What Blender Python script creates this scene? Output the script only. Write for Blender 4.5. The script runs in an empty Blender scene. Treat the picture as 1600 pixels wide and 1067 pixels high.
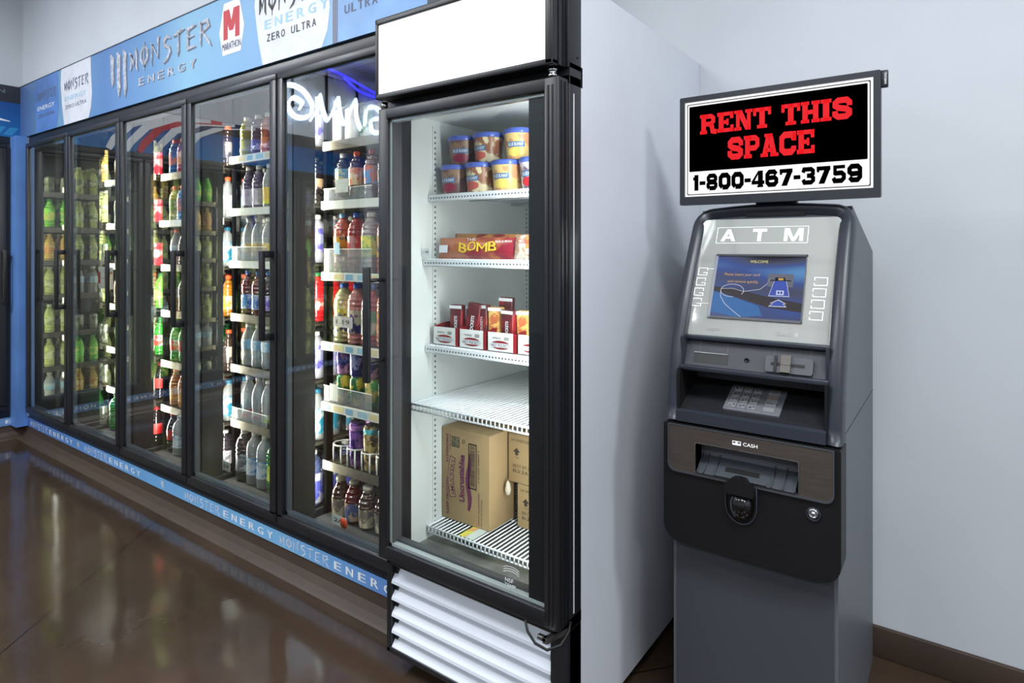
import bpy, bmesh, math, random
from mathutils import Vector, Matrix
random.seed(7)
S = bpy.context.scene
COL = S.collection
R = math.radians

# ------------------------------------------------------------------ camera, world, light, exposure
cam_d = bpy.data.cameras.new('camera'); cam = bpy.data.objects.new('camera', cam_d); COL.objects.link(cam)
cam.location = (0, 0, 1.30); cam.rotation_euler = (R(90), 0, R(35.85))
cam_d.sensor_width = 36; cam_d.lens = 36 * 966 / 1600; cam_d.shift_y = -145.5 / 1600
cam_d.clip_start = 0.02
S.camera = cam
S.view_settings.view_transform = 'Standard'; S.view_settings.look = 'None'
S.view_settings.gamma = 1; S.view_settings.use_curve_mapping = False
S.view_settings.exposure = 0.0
W = bpy.data.worlds.new('world'); S.world = W; W.use_nodes = True
W.node_tree.nodes['Background'].inputs[0].default_value = (0.75, 0.85, 1, 1)
W.node_tree.nodes['Background'].inputs[1].default_value = 0.2
S.cycles.max_bounces = 8; S.cycles.diffuse_bounces = 4; S.cycles.glossy_bounces = 4
S.cycles.transparent_max_bounces = 16; S.cycles.transmission_bounces = 4
S.cycles.sample_clamp_indirect = 6; S.cycles.use_denoising = True
S.cycles.caustics_reflective = False; S.cycles.caustics_refractive = False

def area(name, loc, rot, sx, sy, watts, col=(1, 1, 1), spread=180):
    l = bpy.data.lights.new(name, 'AREA'); l.shape = 'RECTANGLE'; l.size = sx; l.size_y = sy
    l.energy = watts; l.color = col; l.spread = R(spread)
    o = bpy.data.objects.new(name, l); COL.objects.link(o); o.location = loc; o.rotation_euler = rot
    return o
# ceiling troffers (light leaves the lens of each fixture; the fixtures themselves are built below)
TROFFERS = [(0.3, 0.42, 1.0), (-2.22, -0.3, 0.9), (-4.1, -0.5, 1.35), (0.9, -2.4, .7), (-1.5, -3.0, 0.5), (-3.9, -3.0, 0.5), (2.5, 0.6, 1.1), (3.0, -2.4, 1.0)]
CEIL = 3.25
for (x, y, k) in TROFFERS:
    area('troffer_light', (x, y, CEIL - 0.02), (0, 0, 0), 1.15, 0.55, 66 * k, (0.95, 0.98, 1.0))
# added daylight fill at assumed, unseen windows, to brighten the ceiling
for y in (-3.2, -1.2, 0.8):
    area('window_daylight', (4.38, y, 1.7), (0, R(90), 0), 1.7, 1.6, 6, (0.82, 0.9, 1.0))

# ------------------------------------------------------------------ helpers
def lin(c):
    c = c / 255.0
    return c / 12.92 if c <= 0.04045 else ((c + 0.055) / 1.055) ** 2.4
def rgb(c): return (lin(c[0]), lin(c[1]), lin(c[2]), 1)

MATS = {}
def glow(name, col, e):     # a lit screen colour: dark glass that emits
    if name in MATS: return MATS[name]
    m = bpy.data.materials.new(name); m.use_nodes = True; b = m.node_tree.nodes['Principled BSDF']
    b.inputs['Base Color'].default_value = (.004, .004, .005, 1); b.inputs['Roughness'].default_value = .3; b.inputs['Specular IOR Level'].default_value = .15
    b.inputs['Emission Color'].default_value = rgb(col); b.inputs['Emission Strength'].default_value = e; MATS[name] = m; return m
def mat(name, col, rough=0.5, metal=0.0, spec=0.5, coat=0.0, emit=0.0, var=0.0, scale=8, bump=0.0, col2=None, alpha=1.0, aniso=None):
    if name in MATS: return MATS[name]
    m = bpy.data.materials.new(name); m.use_nodes = True
    nt = m.node_tree; b = nt.nodes['Principled BSDF']
    b.inputs['Base Color'].default_value = rgb(col)
    b.inputs['Roughness'].default_value = rough; b.inputs['Metallic'].default_value = metal
    b.inputs['Specular IOR Level'].default_value = spec; b.inputs['Coat Weight'].default_value = coat
    b.inputs['Coat Roughness'].default_value = 0.05; b.inputs['Alpha'].default_value = alpha
    if emit:
        b.inputs['Emission Color'].default_value = rgb(col); b.inputs['Emission Strength'].default_value = emit
    if var or bump or col2:
        tc = nt.nodes.new('ShaderNodeTexCoord'); n = nt.nodes.new('ShaderNodeTexNoise')
        n.inputs['Scale'].default_value = scale; n.inputs['Detail'].default_value = 5
        mp = nt.nodes.new('ShaderNodeMapping')
        nt.links.new(tc.outputs['Object'], mp.inputs[0]); nt.links.new(mp.outputs[0], n.inputs['Vector'])
        if aniso: mp.inputs['Scale'].default_value = aniso
        if var or col2:
            cr = nt.nodes.new('ShaderNodeValToRGB')
            c2 = col2 if col2 else tuple(max(0, c * (1 - var)) for c in col)
            cr.color_ramp.elements[0].position = 0.38 if not col2 else 0.47
            cr.color_ramp.elements[1].position = 0.62 if not col2 else 0.53
            cr.color_ramp.elements[0].color = rgb(c2); cr.color_ramp.elements[1].color = rgb(col)
            nt.links.new(n.outputs['Fac'], cr.inputs[0]); nt.links.new(cr.outputs[0], b.inputs['Base Color'])
            if emit: nt.links.new(cr.outputs[0], b.inputs['Emission Color'])
        if bump:
            bp = nt.nodes.new('ShaderNodeBump'); bp.inputs['Strength'].default_value = bump
            bp.inputs['Distance'].default_value = 0.002
            nt.links.new(n.outputs['Fac'], bp.inputs['Height']); nt.links.new(bp.outputs[0], b.inputs['Normal'])
    MATS[name] = m; return m

def glass_mat(name, tint=(235, 240, 240), refl=1.0, rough=0.0, ior=1.52, haze=0.0):
    if name in MATS: return MATS[name]
    m = bpy.data.materials.new(name); m.use_nodes = True; nt = m.node_tree; nt.nodes.clear()
    out = nt.nodes.new('ShaderNodeOutputMaterial'); mx = nt.nodes.new('ShaderNodeMixShader')
    tr = nt.nodes.new('ShaderNodeBsdfTransparent'); tr.inputs[0].default_value = rgb(tint)
    gl = nt.nodes.new('ShaderNodeBsdfGlossy'); gl.inputs['Roughness'].default_value = rough
    fr = nt.nodes.new('ShaderNodeFresnel'); fr.inputs[0].default_value = ior
    ml = nt.nodes.new('ShaderNodeMath'); ml.operation = 'MULTIPLY'; ml.inputs[1].default_value = refl; ml.use_clamp = True
    ge = nt.nodes.new('ShaderNodeNewGeometry'); sb = nt.nodes.new('ShaderNodeMath'); sb.operation = 'SUBTRACT'; sb.inputs[0].default_value = 1
    m3 = nt.nodes.new('ShaderNodeMath'); m3.operation = 'MULTIPLY'; nt.links.new(ge.outputs['Backfacing'], sb.inputs[1])   # the pane reflects once, at its outer face
    nt.links.new(fr.outputs[0], ml.inputs[0]); nt.links.new(ml.outputs[0], m3.inputs[0]); nt.links.new(sb.outputs[0], m3.inputs[1]); nt.links.new(m3.outputs[0], mx.inputs[0])
    nt.links.new(tr.outputs[0], mx.inputs[1]); nt.links.new(gl.outputs[0], mx.inputs[2])
    last = mx
    if haze:
        df = nt.nodes.new('ShaderNodeBsdfDiffuse'); df.inputs[0].default_value = (0.9, 0.92, 0.93, 1)
        m2 = nt.nodes.new('ShaderNodeMixShader'); m2.inputs[0].default_value = haze
        nt.links.new(mx.outputs[0], m2.inputs[1]); nt.links.new(df.outputs[0], m2.inputs[2]); last = m2
    nt.links.new(last.outputs[0], out.inputs[0]); MATS[name] = m; return m

class MB:
    def __init__(s): s.v = []; s.f = []; s.m = []; s.s = []
    def add(s, vs, fs, m=0, sm=False):
        o = len(s.v); s.v += [tuple(v) for v in vs]
        for f in fs: s.f.append([o + i for i in f]); s.m.append(m); s.s.append(sm)
        return s
    def box(s, x0, x1, y0, y1, z0, z1, m=0, bev=0, seg=2, faces=None):
        vs = [(x, y, z) for x in (x0, x1) for y in (y0, y1) for z in (z0, z1)]
        fs = [(0, 1, 3, 2), (4, 6, 7, 5), (0, 4, 5, 1), (2, 3, 7, 6), (0, 2, 6, 4), (1, 5, 7, 3)]
        if not bev: return s.add(vs, fs, m)
        b = bmesh.new(); bv = [b.verts.new(v) for v in vs]
        for f in fs: b.faces.new([bv[i] for i in f])
        bmesh.ops.bevel(b, geom=b.edges[:], offset=bev, segments=seg, profile=0.5, affect='EDGES')
        s.bm(b, m, True); return s
    def bm(s, b, m=0, sm=False):
        b.verts.index_update(); s.add([v.co[:] for v in b.verts], [[v.index for v in f.verts] for f in b.faces], m, sm); b.free()
    def hexa(s, pts, m=0):  # 4 bottom, 4 top (both counter-clockwise seen from above)
        return s.add(pts, [(3, 2, 1, 0), (4, 5, 6, 7), (0, 1, 5, 4), (1, 2, 6, 5), (2, 3, 7, 6), (3, 0, 4, 7)], m)
    def lathe(s, prof, c=(0, 0, 0), n=20, m=0, sm=True, axis='z', sc=(1, 1)):
        vs = []; fs = []; k = len(prof)
        for i in range(n):
            a = 2 * math.pi * i / n; ca, sa = math.cos(a) * sc[0], math.sin(a) * sc[1]
            for (r, h) in prof:
                if axis == 'z': vs.append((c[0] + r * ca, c[1] + r * sa, c[2] + h))
                elif axis == 'y': vs.append((c[0] + r * ca, c[1] + h, c[2] + r * sa))
                else: vs.append((c[0] + h, c[1] + r * ca, c[2] + r * sa))
        for i in range(n):
            j = (i + 1) % n
            for q in range(k - 1): fs.append((i * k + q, j * k + q, j * k + q + 1, i * k + q + 1))
        s.add(vs, fs, m, sm); o = len(s.v) - len(vs)
        if prof[0][0] > 1e-6: s.f.append([o + i * k for i in range(n)][::-1]); s.m.append(m); s.s.append(False)
        if prof[-1][0] > 1e-6: s.f.append([o + i * k + k - 1 for i in range(n)]); s.m.append(m); s.s.append(False)
        return s
    def tube(s, pts, r, n=8, m=0, closed=False):
        P = [Vector(p) for p in pts]; L = len(P); vs = []; fs = []; up = Vector((0.013, 0.021, 1)); last = None
        for i, p in enumerate(P):
            if closed: t = P[(i + 1) % L] - P[i - 1]
            else: t = P[min(i + 1, L - 1)] - P[max(i - 1, 0)]
            t.normalize()
            a = last if last else (up if abs(t.z) < 0.95 else Vector((1, 0, 0)))
            x = (a - t * a.dot(t)).normalized(); last = x; y = t.cross(x)
            for k in range(n):
                w = 2 * math.pi * k / n; vs.append(p + x * (r * math.cos(w)) + y * (r * math.sin(w)))
        for i in range(L if closed else L - 1):
            j = (i + 1) % L
            for k in range(n): fs.append((i * n + k, i * n + (k + 1) % n, j * n + (k + 1) % n, j * n + k))
        if not closed: fs.append(list(range(n))[::-1]); fs.append([(L - 1) * n + k for k in range(n)])
        return s.add(vs, fs, m, True)
    def prism(s, poly, a, b, axis='x', m=0):  # poly in the other two axes (x: (y,z); y: (x,z); z: (x,y))
        def P(p, t): return {'x': (t, p[0], p[1]), 'y': (p[0], t, p[1]), 'z': (p[0], p[1], t)}[axis]
        n = len(poly); vs = [P(p, a) for p in poly] + [P(p, b) for p in poly]
        fs = [(i, (i + 1) % n, n + (i + 1) % n, n + i) for i in range(n)] + [list(range(n))[::-1], list(range(n, 2 * n))]
        return s.add(vs, fs, m)
    def ring(s, outer, inner, a, b, m=0):     # plate in XZ between y=a and y=b with a hole, outlines of equal length
        n = len(outer); vs = [(p[0], a, p[1]) for p in outer] + [(p[0], a, p[1]) for p in inner] + [(p[0], b, p[1]) for p in outer] + [(p[0], b, p[1]) for p in inner]; fs = []
        for i in range(n):
            j = (i + 1) % n
            fs += [(i, j, n + j, n + i), (2 * n + i, 3 * n + i, 3 * n + j, 2 * n + j), (i, 2 * n + i, 2 * n + j, j), (n + i, n + j, 3 * n + j, 3 * n + i)]
        return s.add(vs, fs, m)
    def flat(s, fr, poly, w=0.0, m=0):        # a flat polygon on a frame
        return s.add([fr(p[0], p[1], w) for p in poly], [list(range(len(poly)))], m)
    def rects(s, fr, u0, v0, u1, v1, w=0.0, m=0): return s.flat(fr, [(u0, v0), (u1, v0), (u1, v1), (u0, v1)], w, m)
    def slab(s, fr, u0, v0, u1, v1, w0, w1, m=0):
        return s.hexa([fr(u0, v0, w0), fr(u1, v0, w0), fr(u1, v1, w0), fr(u0, v1, w0), fr(u0, v0, w1), fr(u1, v0, w1), fr(u1, v1, w1), fr(u0, v1, w1)], m)
    def stroke(s, fr, pts, wd, w=0.0, m=0, taper=None):   # a flat thick polyline
        n = len(pts); L = []; Rr = []
        for i, p in enumerate(pts):
            a = pts[max(i - 1, 0)]; b = pts[min(i + 1, n - 1)]
            d1 = Vector((p[0] - a[0], p[1] - a[1])); d2 = Vector((b[0] - p[0], b[1] - p[1]))
            if d1.length < 1e-9: d1 = d2
            if d2.length < 1e-9: d2 = d1
            d1.normalize(); d2.normalize(); t = (d1 + d2)
            t = d1 if t.length < 0.2 else t.normalized()
            k = min(1.6, 1 / max(0.3, t.dot(d1))); h = (wd if not taper else wd * taper[i]) / 2 * k
            L.append((p[0] - t.y * h, p[1] + t.x * h)); Rr.append((p[0] + t.y * h, p[1] - t.x * h))
        for i in range(n - 1): s.flat(fr, [Rr[i], Rr[i + 1], L[i + 1], L[i]], w, m)
        return s
    def mesh(s, name, mats, off=(0, 0, 0)):
        me = bpy.data.meshes.new(name)
        me.from_pydata([(v[0] - off[0], v[1] - off[1], v[2] - off[2]) for v in s.v], [], s.f)
        for mm in (mats if isinstance(mats, (list, tuple)) else [mats]): me.materials.append(mm)
        me.polygons.foreach_set('material_index', s.m); me.polygons.foreach_set('use_smooth', s.s)
        me.update(); return me

class Fr:   # a plane frame: u along x, v up, w out of the surface
    def __init__(s, o, x=(1, 0, 0), up=(0, 0, 1)):
        s.o = Vector(o); s.x = Vector(x).normalized(); s.up = Vector(up).normalized(); s.n = s.x.cross(s.up)
    def __call__(s, u, v, w=0.0): return tuple(s.o + s.x * u + s.up * v + s.n * w)

def roundrect(x0, x1, z0, z1, r, n=5):
    if not isinstance(r, (list, tuple)): r = [r] * 4      # bl, br, tr, tl
    out = []
    for (cx, cz, a0, rr) in ((x0 + r[0], z0 + r[0], 180, r[0]), (x1 - r[1], z0 + r[1], 270, r[1]), (x1 - r[2], z1 - r[2], 0, r[2]), (x0 + r[3], z1 - r[3], 90, r[3])):
        for i in range(n + 1):
            a = R(a0 + 90 * i / n); out.append((cx + rr * math.cos(a), cz + rr * math.sin(a)))
    return out

_TX = {}
def text_geo(txt, bold=0.0):
    k = (txt, bold)
    if k in _TX: return _TX[k]
    cu = bpy.data.curves.new('t', 'FONT'); cu.body = txt; cu.offset = bold; cu.resolution_u = 3; cu.align_x = 'LEFT'
    o = bpy.data.objects.new('t', cu); COL.objects.link(o)
    me = bpy.data.meshes.new_from_object(o)
    vs = [(v.co.x, v.co.y) for v in me.vertices]; fs = [list(p.vertices) for p in me.polygons]
    bpy.data.objects.remove(o); bpy.data.curves.remove(cu); bpy.data.meshes.remove(me)
    xs = [v[0] for v in vs]; ys = [v[1] for v in vs]; x0, x1, y0, y1 = min(xs), max(xs), min(ys), max(ys)
    _TX[k] = ([((x - x0) / (x1 - x0), (y - y0) / (y1 - y0)) for x, y in vs], fs); return _TX[k]
def put_text(mb, fr, txt, u0, v0, u1, v1, w=0.001, m=0, bold=0.0, skew=0.0, fn=None):
    vs, fs = text_geo(txt, 0.0)
    if bold: put_text(mb, fr, txt, u0 + bold * .9 * (v1 - v0), v0, u1 + bold * .9 * (v1 - v0), v1, w + .0002, m, 0.0, skew, fn)
    P = []
    for (a, b) in vs:
        u = u0 + (u1 - u0) * a + skew * b * (v1 - v0); v = v0 + (v1 - v0) * b
        if fn: u, v = fn(u, v)
        P.append(fr(u, v, w))
    mb.add(P, fs, m); return mb

def put_spaced(mb, fr, txt, u0, v0, u1, v1, w=0.001, m=0, bold=0.0, cw=.62):
    n = len(txt); p = (u1 - u0) / n
    for i, c in enumerate(txt):
        if c != ' ':
            k = .25 if c == 'I' else 1; a = u0 + (i + (1 - cw * k) / 2) * p; put_text(mb, fr, c, a, v0, a + cw * k * p, v1, w, m, bold)
    return mb

# heavy slab letters, unit box, built from blocks and thick strokes
def oct_(x0, y0, x1, y1, c): return [(x0 + c, y0), (x1 - c, y0), (x1, y0 + c), (x1, y1 - c), (x1 - c, y1), (x0 + c, y1), (x0, y1 - c), (x0, y0 + c)]
T = 0.27
def gl_S(): return [('p', [(.86, .60), (.86, .74), (.72, .87), (.30, .87), (.15, .76), (.15, .64), (.30, .54), (.70, .46), (.85, .36), (.85, .24), (.70, .13), (.30, .13), (.14, .24), (.14, .40)], T)]
SLAB = {
 'R': [('r', 0, 0, .42, .17), ('r', 0, .83, .5, 1), ('r', .08, 0, .36, 1), ('p', [(.3, .885), (.66, .885), (.80, .78), (.80, .62), (.66, .50), (.3, .50)], .23), ('p', [(.58, .5), (.72, .36), (.76, .12), (.86, .09), (1.0, .09)], .25)],
 'E': [('r', 0, 0, 1, .19), ('r', 0, .81, .98, 1), ('r', .09, 0, .39, 1), ('r', .3, .41, .68, .59), ('r', .56, .34, .70, .66), ('r', .80, .0, 1, .34), ('r', .78, .66, .98, 1)],
 'N': [('r', 0, 0, .40, .16), ('r', 0, .84, .40, 1), ('r', .60, .84, 1, 1), ('r', .10, 0, .30, 1), ('r', .70, 0, .90, 1), ('f', [(.10, 1), (.42, 1), (.90, 0), (.62, 0)])],
 'T': [('r', 0, .81, 1, 1), ('r', .35, 0, .65, 1), ('r', .22, 0, .78, .17), ('r', 0, .62, .17, 1), ('r', .83, .62, 1, 1)],
 'H': [('r', .08, 0, .36, 1), ('r', .64, 0, .92, 1), ('r', 0, 0, .44, .16), ('r', .56, 0, 1, .16), ('r', 0, .84, .44, 1), ('r', .56, .84, 1, 1), ('r', .3, .40, .7, .6)],
 'I': [('r', 0, 0, 1, .17), ('r', 0, .83, 1, 1), ('r', .2, 0, .8, 1)],
 'S': gl_S(),
 'P': [('r', 0, 0, .50, .17), ('r', 0, .83, .5, 1), ('r', .08, 0, .38, 1), ('p', [(.3, .885), (.70, .885), (.85, .78), (.85, .56), (.70, .44), (.3, .44)], .24)],
 'A': [('f', [(.06, 0), (.34, 0), (.58, 1), (.34, 1)]), ('f', [(.60, 0), (.92, 0), (.66, 1), (.40, 1)]), ('r', .25, .20, .72, .38), ('r', 0, 0, .42, .15), ('r', .55, 0, 1, .15), ('r', .22, .86, .66, 1)],
 'C': [('p', [(.85, .62), (.85, .76), (.70, .87), (.32, .87), (.15, .74), (.15, .26), (.32, .13), (.70, .13), (.85, .26), (.85, .38)], .28), ('r', .78, .6, .98, 1)],
 '1': [('r', .22, 0, .92, 1), ('r', .0, .66, .5, .86)],
 '0': [('p', oct_(.16, .13, .84, .87, .16) + [(.32, .13)], .30)],
 '8': [('p', oct_(.17, .11, .83, .47, .12) + [(.29, .11)], .26), ('p', oct_(.19, .53, .81, .89, .12) + [(.31, .53)], .26)],
 '3': [('p', [(.13, .70), (.20, .88), (.70, .88), (.84, .78), (.84, .62), (.66, .51), (.4, .51)], .25), ('p', [(.5, .51), (.72, .49), (.86, .36), (.86, .24), (.70, .12), (.22, .12), (.13, .30)], .25)],
 '5': [('r', .12, .80, .92, 1), ('r', .12, .45, .36, 1), ('p', [(.2, .54), (.68, .56), (.84, .44), (.84, .26), (.68, .12), (.22, .12), (.13, .30)], .26)],
 '6': [('p', [(.84, .72), (.68, .88), (.32, .88), (.15, .72), (.15, .26), (.30, .12), (.70, .12), (.85, .26), (.85, .42), (.70, .54), (.2, .52)], .27)],
 '9': [('p', [(.16, .28), (.32, .12), (.68, .12), (.85, .28), (.85, .74), (.70, .88), (.30, .88), (.15, .74), (.15, .58), (.30, .46), (.8, .48)], .27)],
 '7': [('r', .03, .76, .99, 1), ('f', [(.16, 0), (.58, 0), (.99, .85), (.60, .85)]), ('r', .05, .66, .22, 1)],
 '4': [('r', .50, 0, .88, 1), ('r', 0, .18, 1, .40), ('f', [(0, .36), (.22, .36), (.66, 1), (.52, 1)]), ('r', .44, 0, .9, .12)],
 '-': [('r', 0, .34, 1, .58)],
}
def put_slab(mb, fr, txt, u0, v0, u1, v1, w=0.001, m=0, fat=1.0, gap=0.07, space=0.45, skew=0.0):
    wd = [space if c == ' ' else {'I': .55, '1': .5, '-': .5, 'N': 1.08, 'T': 1.02, 'A': 1.08, 'R': 1.05}.get(c, 1.0) for c in txt]
    tot = sum(wd) + gap * (len(txt) - 1); k = (u1 - u0) / tot; H = v1 - v0; x = u0
    for c, a in zip(txt, wd):
        if c != ' ':
            def q(p): return (x + p[0] * a * k + skew * p[1] * H, v0 + p[1] * H)
            for g in SLAB[c]:
                if g[0] == 'r': mb.flat(fr, [q((g[1], g[2])), q((g[3], g[2])), q((g[3], g[4])), q((g[1], g[4]))], w, m)
                elif g[0] == 'f': mb.flat(fr, [q(p) for p in g[1]], w, m)
                else:
                    tmp = MB(); ident = lambda u, v, ww=0: (u, v, ww)
                    tmp.stroke(ident, g[1], g[2] * fat)
                    for f in tmp.f: mb.flat(fr, [q(tmp.v[i]) for i in f], w, m)
        x += (a + gap) * k
    return mb

def root_off(o):
    v = Vector((0, 0, 0))
    while o: v += Vector(o.location); o = o.parent
    return v
def thing(name, loc, label, cat, group=None, rz=0.0):
    o = bpy.data.objects.new(name, None); COL.objects.link(o); o.location = loc; o.rotation_euler = (0, 0, rz)
    o.empty_display_size = 0.05; o['label'] = label; o['category'] = cat
    if group: o['group'] = group
    return o
def part(name, mb, mats, parent, world=True, label=None, smooth_angle=None):
    off = root_off(parent) if world else (0, 0, 0)
    o = bpy.data.objects.new(name, mb.mesh(name, mats, off)); COL.objects.link(o); o.parent = parent
    if label: o['label'] = label
    return o
def solo(name, mb, mats, label=None, cat=None, group=None, kind=None, loc=(0, 0, 0)):
    o = bpy.data.objects.new(name, mb.mesh(name, mats, loc)); COL.objects.link(o); o.location = loc
    if label: o['label'] = label
    if cat: o['category'] = cat
    if group: o['group'] = group
    if kind: o['kind'] = kind
    return o
def copy_tree(o, parent=None):
    c = o.copy(); COL.objects.link(c); c.parent = parent
    for ch in list(o.children): copy_tree(ch, c)
    return c

# ------------------------------------------------------------------ shared materials
M_black = mat('black_powder_coat', (24, 25, 29), 0.42, spec=0.45, bump=0.05, scale=400)
M_blackd = mat('black_recess', (8, 8, 10), 0.6)
M_frame = mat('cooler_frame_black', (30, 31, 36), 0.38, spec=0.5)
M_gasket = mat('grey_gasket', (96, 106, 118), 0.45)
M_steel = mat('brushed_steel', (170, 172, 176), 0.3, metal=1.0, var=0.15, scale=60)
M_chrome = mat('chrome', (210, 212, 216), 0.15, metal=1.0)
M_white = mat('white_plastic', (224, 228, 232), 0.4)
M_inner = mat('white_liner', (216, 221, 218), 0.35, var=0.03, scale=3)
M_side = mat('pale_grey_side_panel', (205, 209, 218), 0.45, var=0.03, scale=2)
M_wall = mat('wall_paint', (196, 201, 208), 0.85, var=0.03, scale=1.5, bump=0.12)
M_door_glass = glass_mat('cooler_door_glass', (238, 242, 242), 2.5)
M_freezer_glass = glass_mat('freezer_door_glass', (244, 248, 248), 0.75)
M_ink_w = mat('white_print', (230, 234, 238), 0.5)
M_ink_k = mat('black_print', (14, 14, 16), 0.5)

# ------------------------------------------------------------------ room shell
mb = MB()
mb.box(-5.5, 4.5, -5.5, 2.6, -0.1, 0.0)
m = bpy.data.materials.new('polished_brown_concrete'); m.use_nodes = True; nt = m.node_tree; b = nt.nodes['Principled BSDF']
tc = nt.nodes.new('ShaderNodeTexCoord')
n1 = nt.nodes.new('ShaderNodeTexNoise'); n1.inputs['Scale'].default_value = 1.6; n1.inputs['Detail'].default_value = 8; n1.inputs['Roughness'].default_value = 0.65
nt.links.new(tc.outputs['Object'], n1.inputs['Vector'])
cr = nt.nodes.new('ShaderNodeValToRGB'); cr.color_ramp.elements[0].position = 0.3; cr.color_ramp.elements[1].position = 0.72
cr.color_ramp.elements[0].color = rgb((50, 40, 32)); cr.color_ramp.elements[1].color = rgb((72, 58, 47))
nt.links.new(n1.outputs['Fac'], cr.inputs[0])
def joint(p0, d, sp):
    n = Vector((d[1], -d[0], 0)).normalized()
    dt = nt.nodes.new('ShaderNodeVectorMath'); dt.operation = 'DOT_PRODUCT'; dt.inputs[1].default_value = n
    nt.links.new(tc.outputs['Object'], dt.inputs[0])
    a = nt.nodes.new('ShaderNodeMath'); a.operation = 'SUBTRACT'; a.inputs[1].default_value = Vector(p0).dot(n) - sp * 20.5
    nt.links.new(dt.outputs['Value'], a.inputs[0])
    c = nt.nodes.new('ShaderNodeMath'); c.operation = 'MODULO'; c.inputs[1].default_value = sp; nt.links.new(a.outputs[0], c.inputs[0])
    e = nt.nodes.new('ShaderNodeMath'); e.operation = 'COMPARE'; e.inputs[1].default_value = sp / 2; e.inputs[2].default_value = 0.0028; nt.links.new(c.outputs[0], e.inputs[0])
    return e
j1 = joint((-2.49, .645, 0), (-.633, .774), 2.4); j2 = joint((-.779, 1.784, 0), (.64, .77), 2.4)
mx = nt.nodes.new('ShaderNodeMath'); mx.operation = 'MAXIMUM'; nt.links.new(j1.outputs[0], mx.inputs[0]); nt.links.new(j2.outputs[0], mx.inputs[1])
mc = nt.nodes.new('ShaderNodeMix'); mc.data_type = 'RGBA'; nt.links.new(mx.outputs[0], mc.inputs[0]); nt.links.new(cr.outputs[0], mc.inputs[6]); mc.inputs[7].default_value = rgb((30, 24, 20))
nt.links.new(mc.outputs[2], b.inputs['Base Color'])
b.inputs['Roughness'].default_value = 0.11; b.inputs['Specular IOR Level'].default_value = 0.34
n2 = nt.nodes.new('ShaderNodeTexNoise'); n2.inputs['Scale'].default_value = 2.2; n2.inputs['Detail'].default_value = 3; nt.links.new(tc.outputs['Object'], n2.inputs['Vector'])
bp = nt.nodes.new('ShaderNodeBump'); bp.inputs['Strength'].default_value = 0.25; bp.inputs['Distance'].default_value = 0.02; nt.links.new(n2.outputs['Fac'], bp.inputs['Height']); nt.links.new(bp.outputs[0], b.inputs['Normal'])
solo('floor', mb, m, kind='structure')

solo('wall_back', MB().box(-1.46, 4.5, 2.29, 2.45, 0, CEIL), M_wall, kind='structure')
mb = MB(); mb.box(-5.30, -1.437, 1.50, 1.60, 2.42, CEIL); mb.box(-1.46, -1.437, 1.60, 2.29, 0, CEIL)
solo('wall_cooler', mb, M_wall, kind='structure')
mb = MB(); mb.box(-5.45, -5.30, -5.5, 1.60, 2.42, CEIL); mb.box(-5.45, -5.30, -5.5, -1.62, 0, 2.42)
solo('wall_left', mb, M_wall, kind='structure')
solo('wall_front', MB().box(-5.3, 4.5, -5.5, -5.35, 0, CEIL), M_wall, kind='structure')
# unseen right wall, three window openings assumed for the added daylight
mb = MB(); mb.box(4.4, 4.5, -5.35, 2.29, 0, 0.8); mb.box(4.4, 4.5, -5.35, 2.29, 2.6, CEIL)
for a, c in ((-5.35, -4.0), (-2.4, -2.0), (-0.4, 0.0), (1.6, 2.29)): mb.box(4.4, 4.5, a, c, 0.8, 2.6)
solo('wall_right', mb, M_wall, kind='structure')
for i, y in enumerate((-4.0, -2.0, 0.0)):
    mb = MB(); mb.box(4.42, 4.46, y, y + 1.6, .8, .85); mb.box(4.42, 4.46, y, y + 1.6, 2.55, 2.6); mb.box(4.42, 4.46, y, y + .05, .85, 2.55); mb.box(4.42, 4.46, y + 1.55, y + 1.6, .85, 2.55)
    solo('window_%d' % (i + 1), mb, M_frame, kind='structure')
# suspended ceiling: tiles and grid in the material
m = bpy.data.materials.new('ceiling_tiles'); m.use_nodes = True; nt = m.node_tree; b = nt.nodes['Principled BSDF']
tc = nt.nodes.new('ShaderNodeTexCoord'); br = nt.nodes.new('ShaderNodeTexBrick'); br.offset = 0; br.squash = 1
mp = nt.nodes.new('ShaderNodeMapping'); nt.links.new(tc.outputs['Object'], mp.inputs[0]); nt.links.new(mp.outputs[0], br.inputs['Vector'])
br.inputs['Scale'].default_value = 1; br.inputs['Brick Width'].default_value = 0.61; br.inputs['Row Height'].default_value = 0.61; br.inputs['Mortar Size'].default_value = 0.02
br.inputs['Color1'].default_value = rgb((226, 228, 224)); br.inputs['Color2'].default_value = rgb((222, 224, 221)); br.inputs['Mortar'].default_value = rgb((120, 122, 120))
nt.links.new(br.outputs['Color'], b.inputs['Base Color']); b.inputs['Roughness'].default_value = 0.9
solo('ceiling', MB().box(-5.45, 4.5, -5.5, 2.45, CEIL, CEIL + 0.1), m, kind='structure')
M_lens = mat('troffer_lens', (240, 245, 250), 0.5, emit=1.6)
for i, (x, y, k) in enumerate(TROFFERS):
    t = thing('ceiling_light', (x, y, CEIL), 'recessed white ceiling light ' + ('in front of the cash machine', 'over the aisle before the tall freezer', 'in front of the left wall banner', 'behind the camera on the right', 'behind the camera in the middle', 'behind the camera on the left', 'beside the nearest shop window', 'beside the farthest shop window')[i], 'ceiling light')
    mbf = MB(); mbf.box(-.61, .61, -.31, -.28, -.012, 0); mbf.box(-.61, .61, .28, .31, -.012, 0); mbf.box(-.61, -.58, -.28, .28, -.012, 0); mbf.box(.58, .61, -.28, .28, -.012, 0)
    part('frame', mbf, M_white, t, False); part('lens', MB().box(-.58, .58, -.28, .28, -.006, 0), M_lens, t, False)
M_cove = mat('brown_cove_base', (66, 53, 45), 0.5, var=0.08, scale=6)
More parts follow.
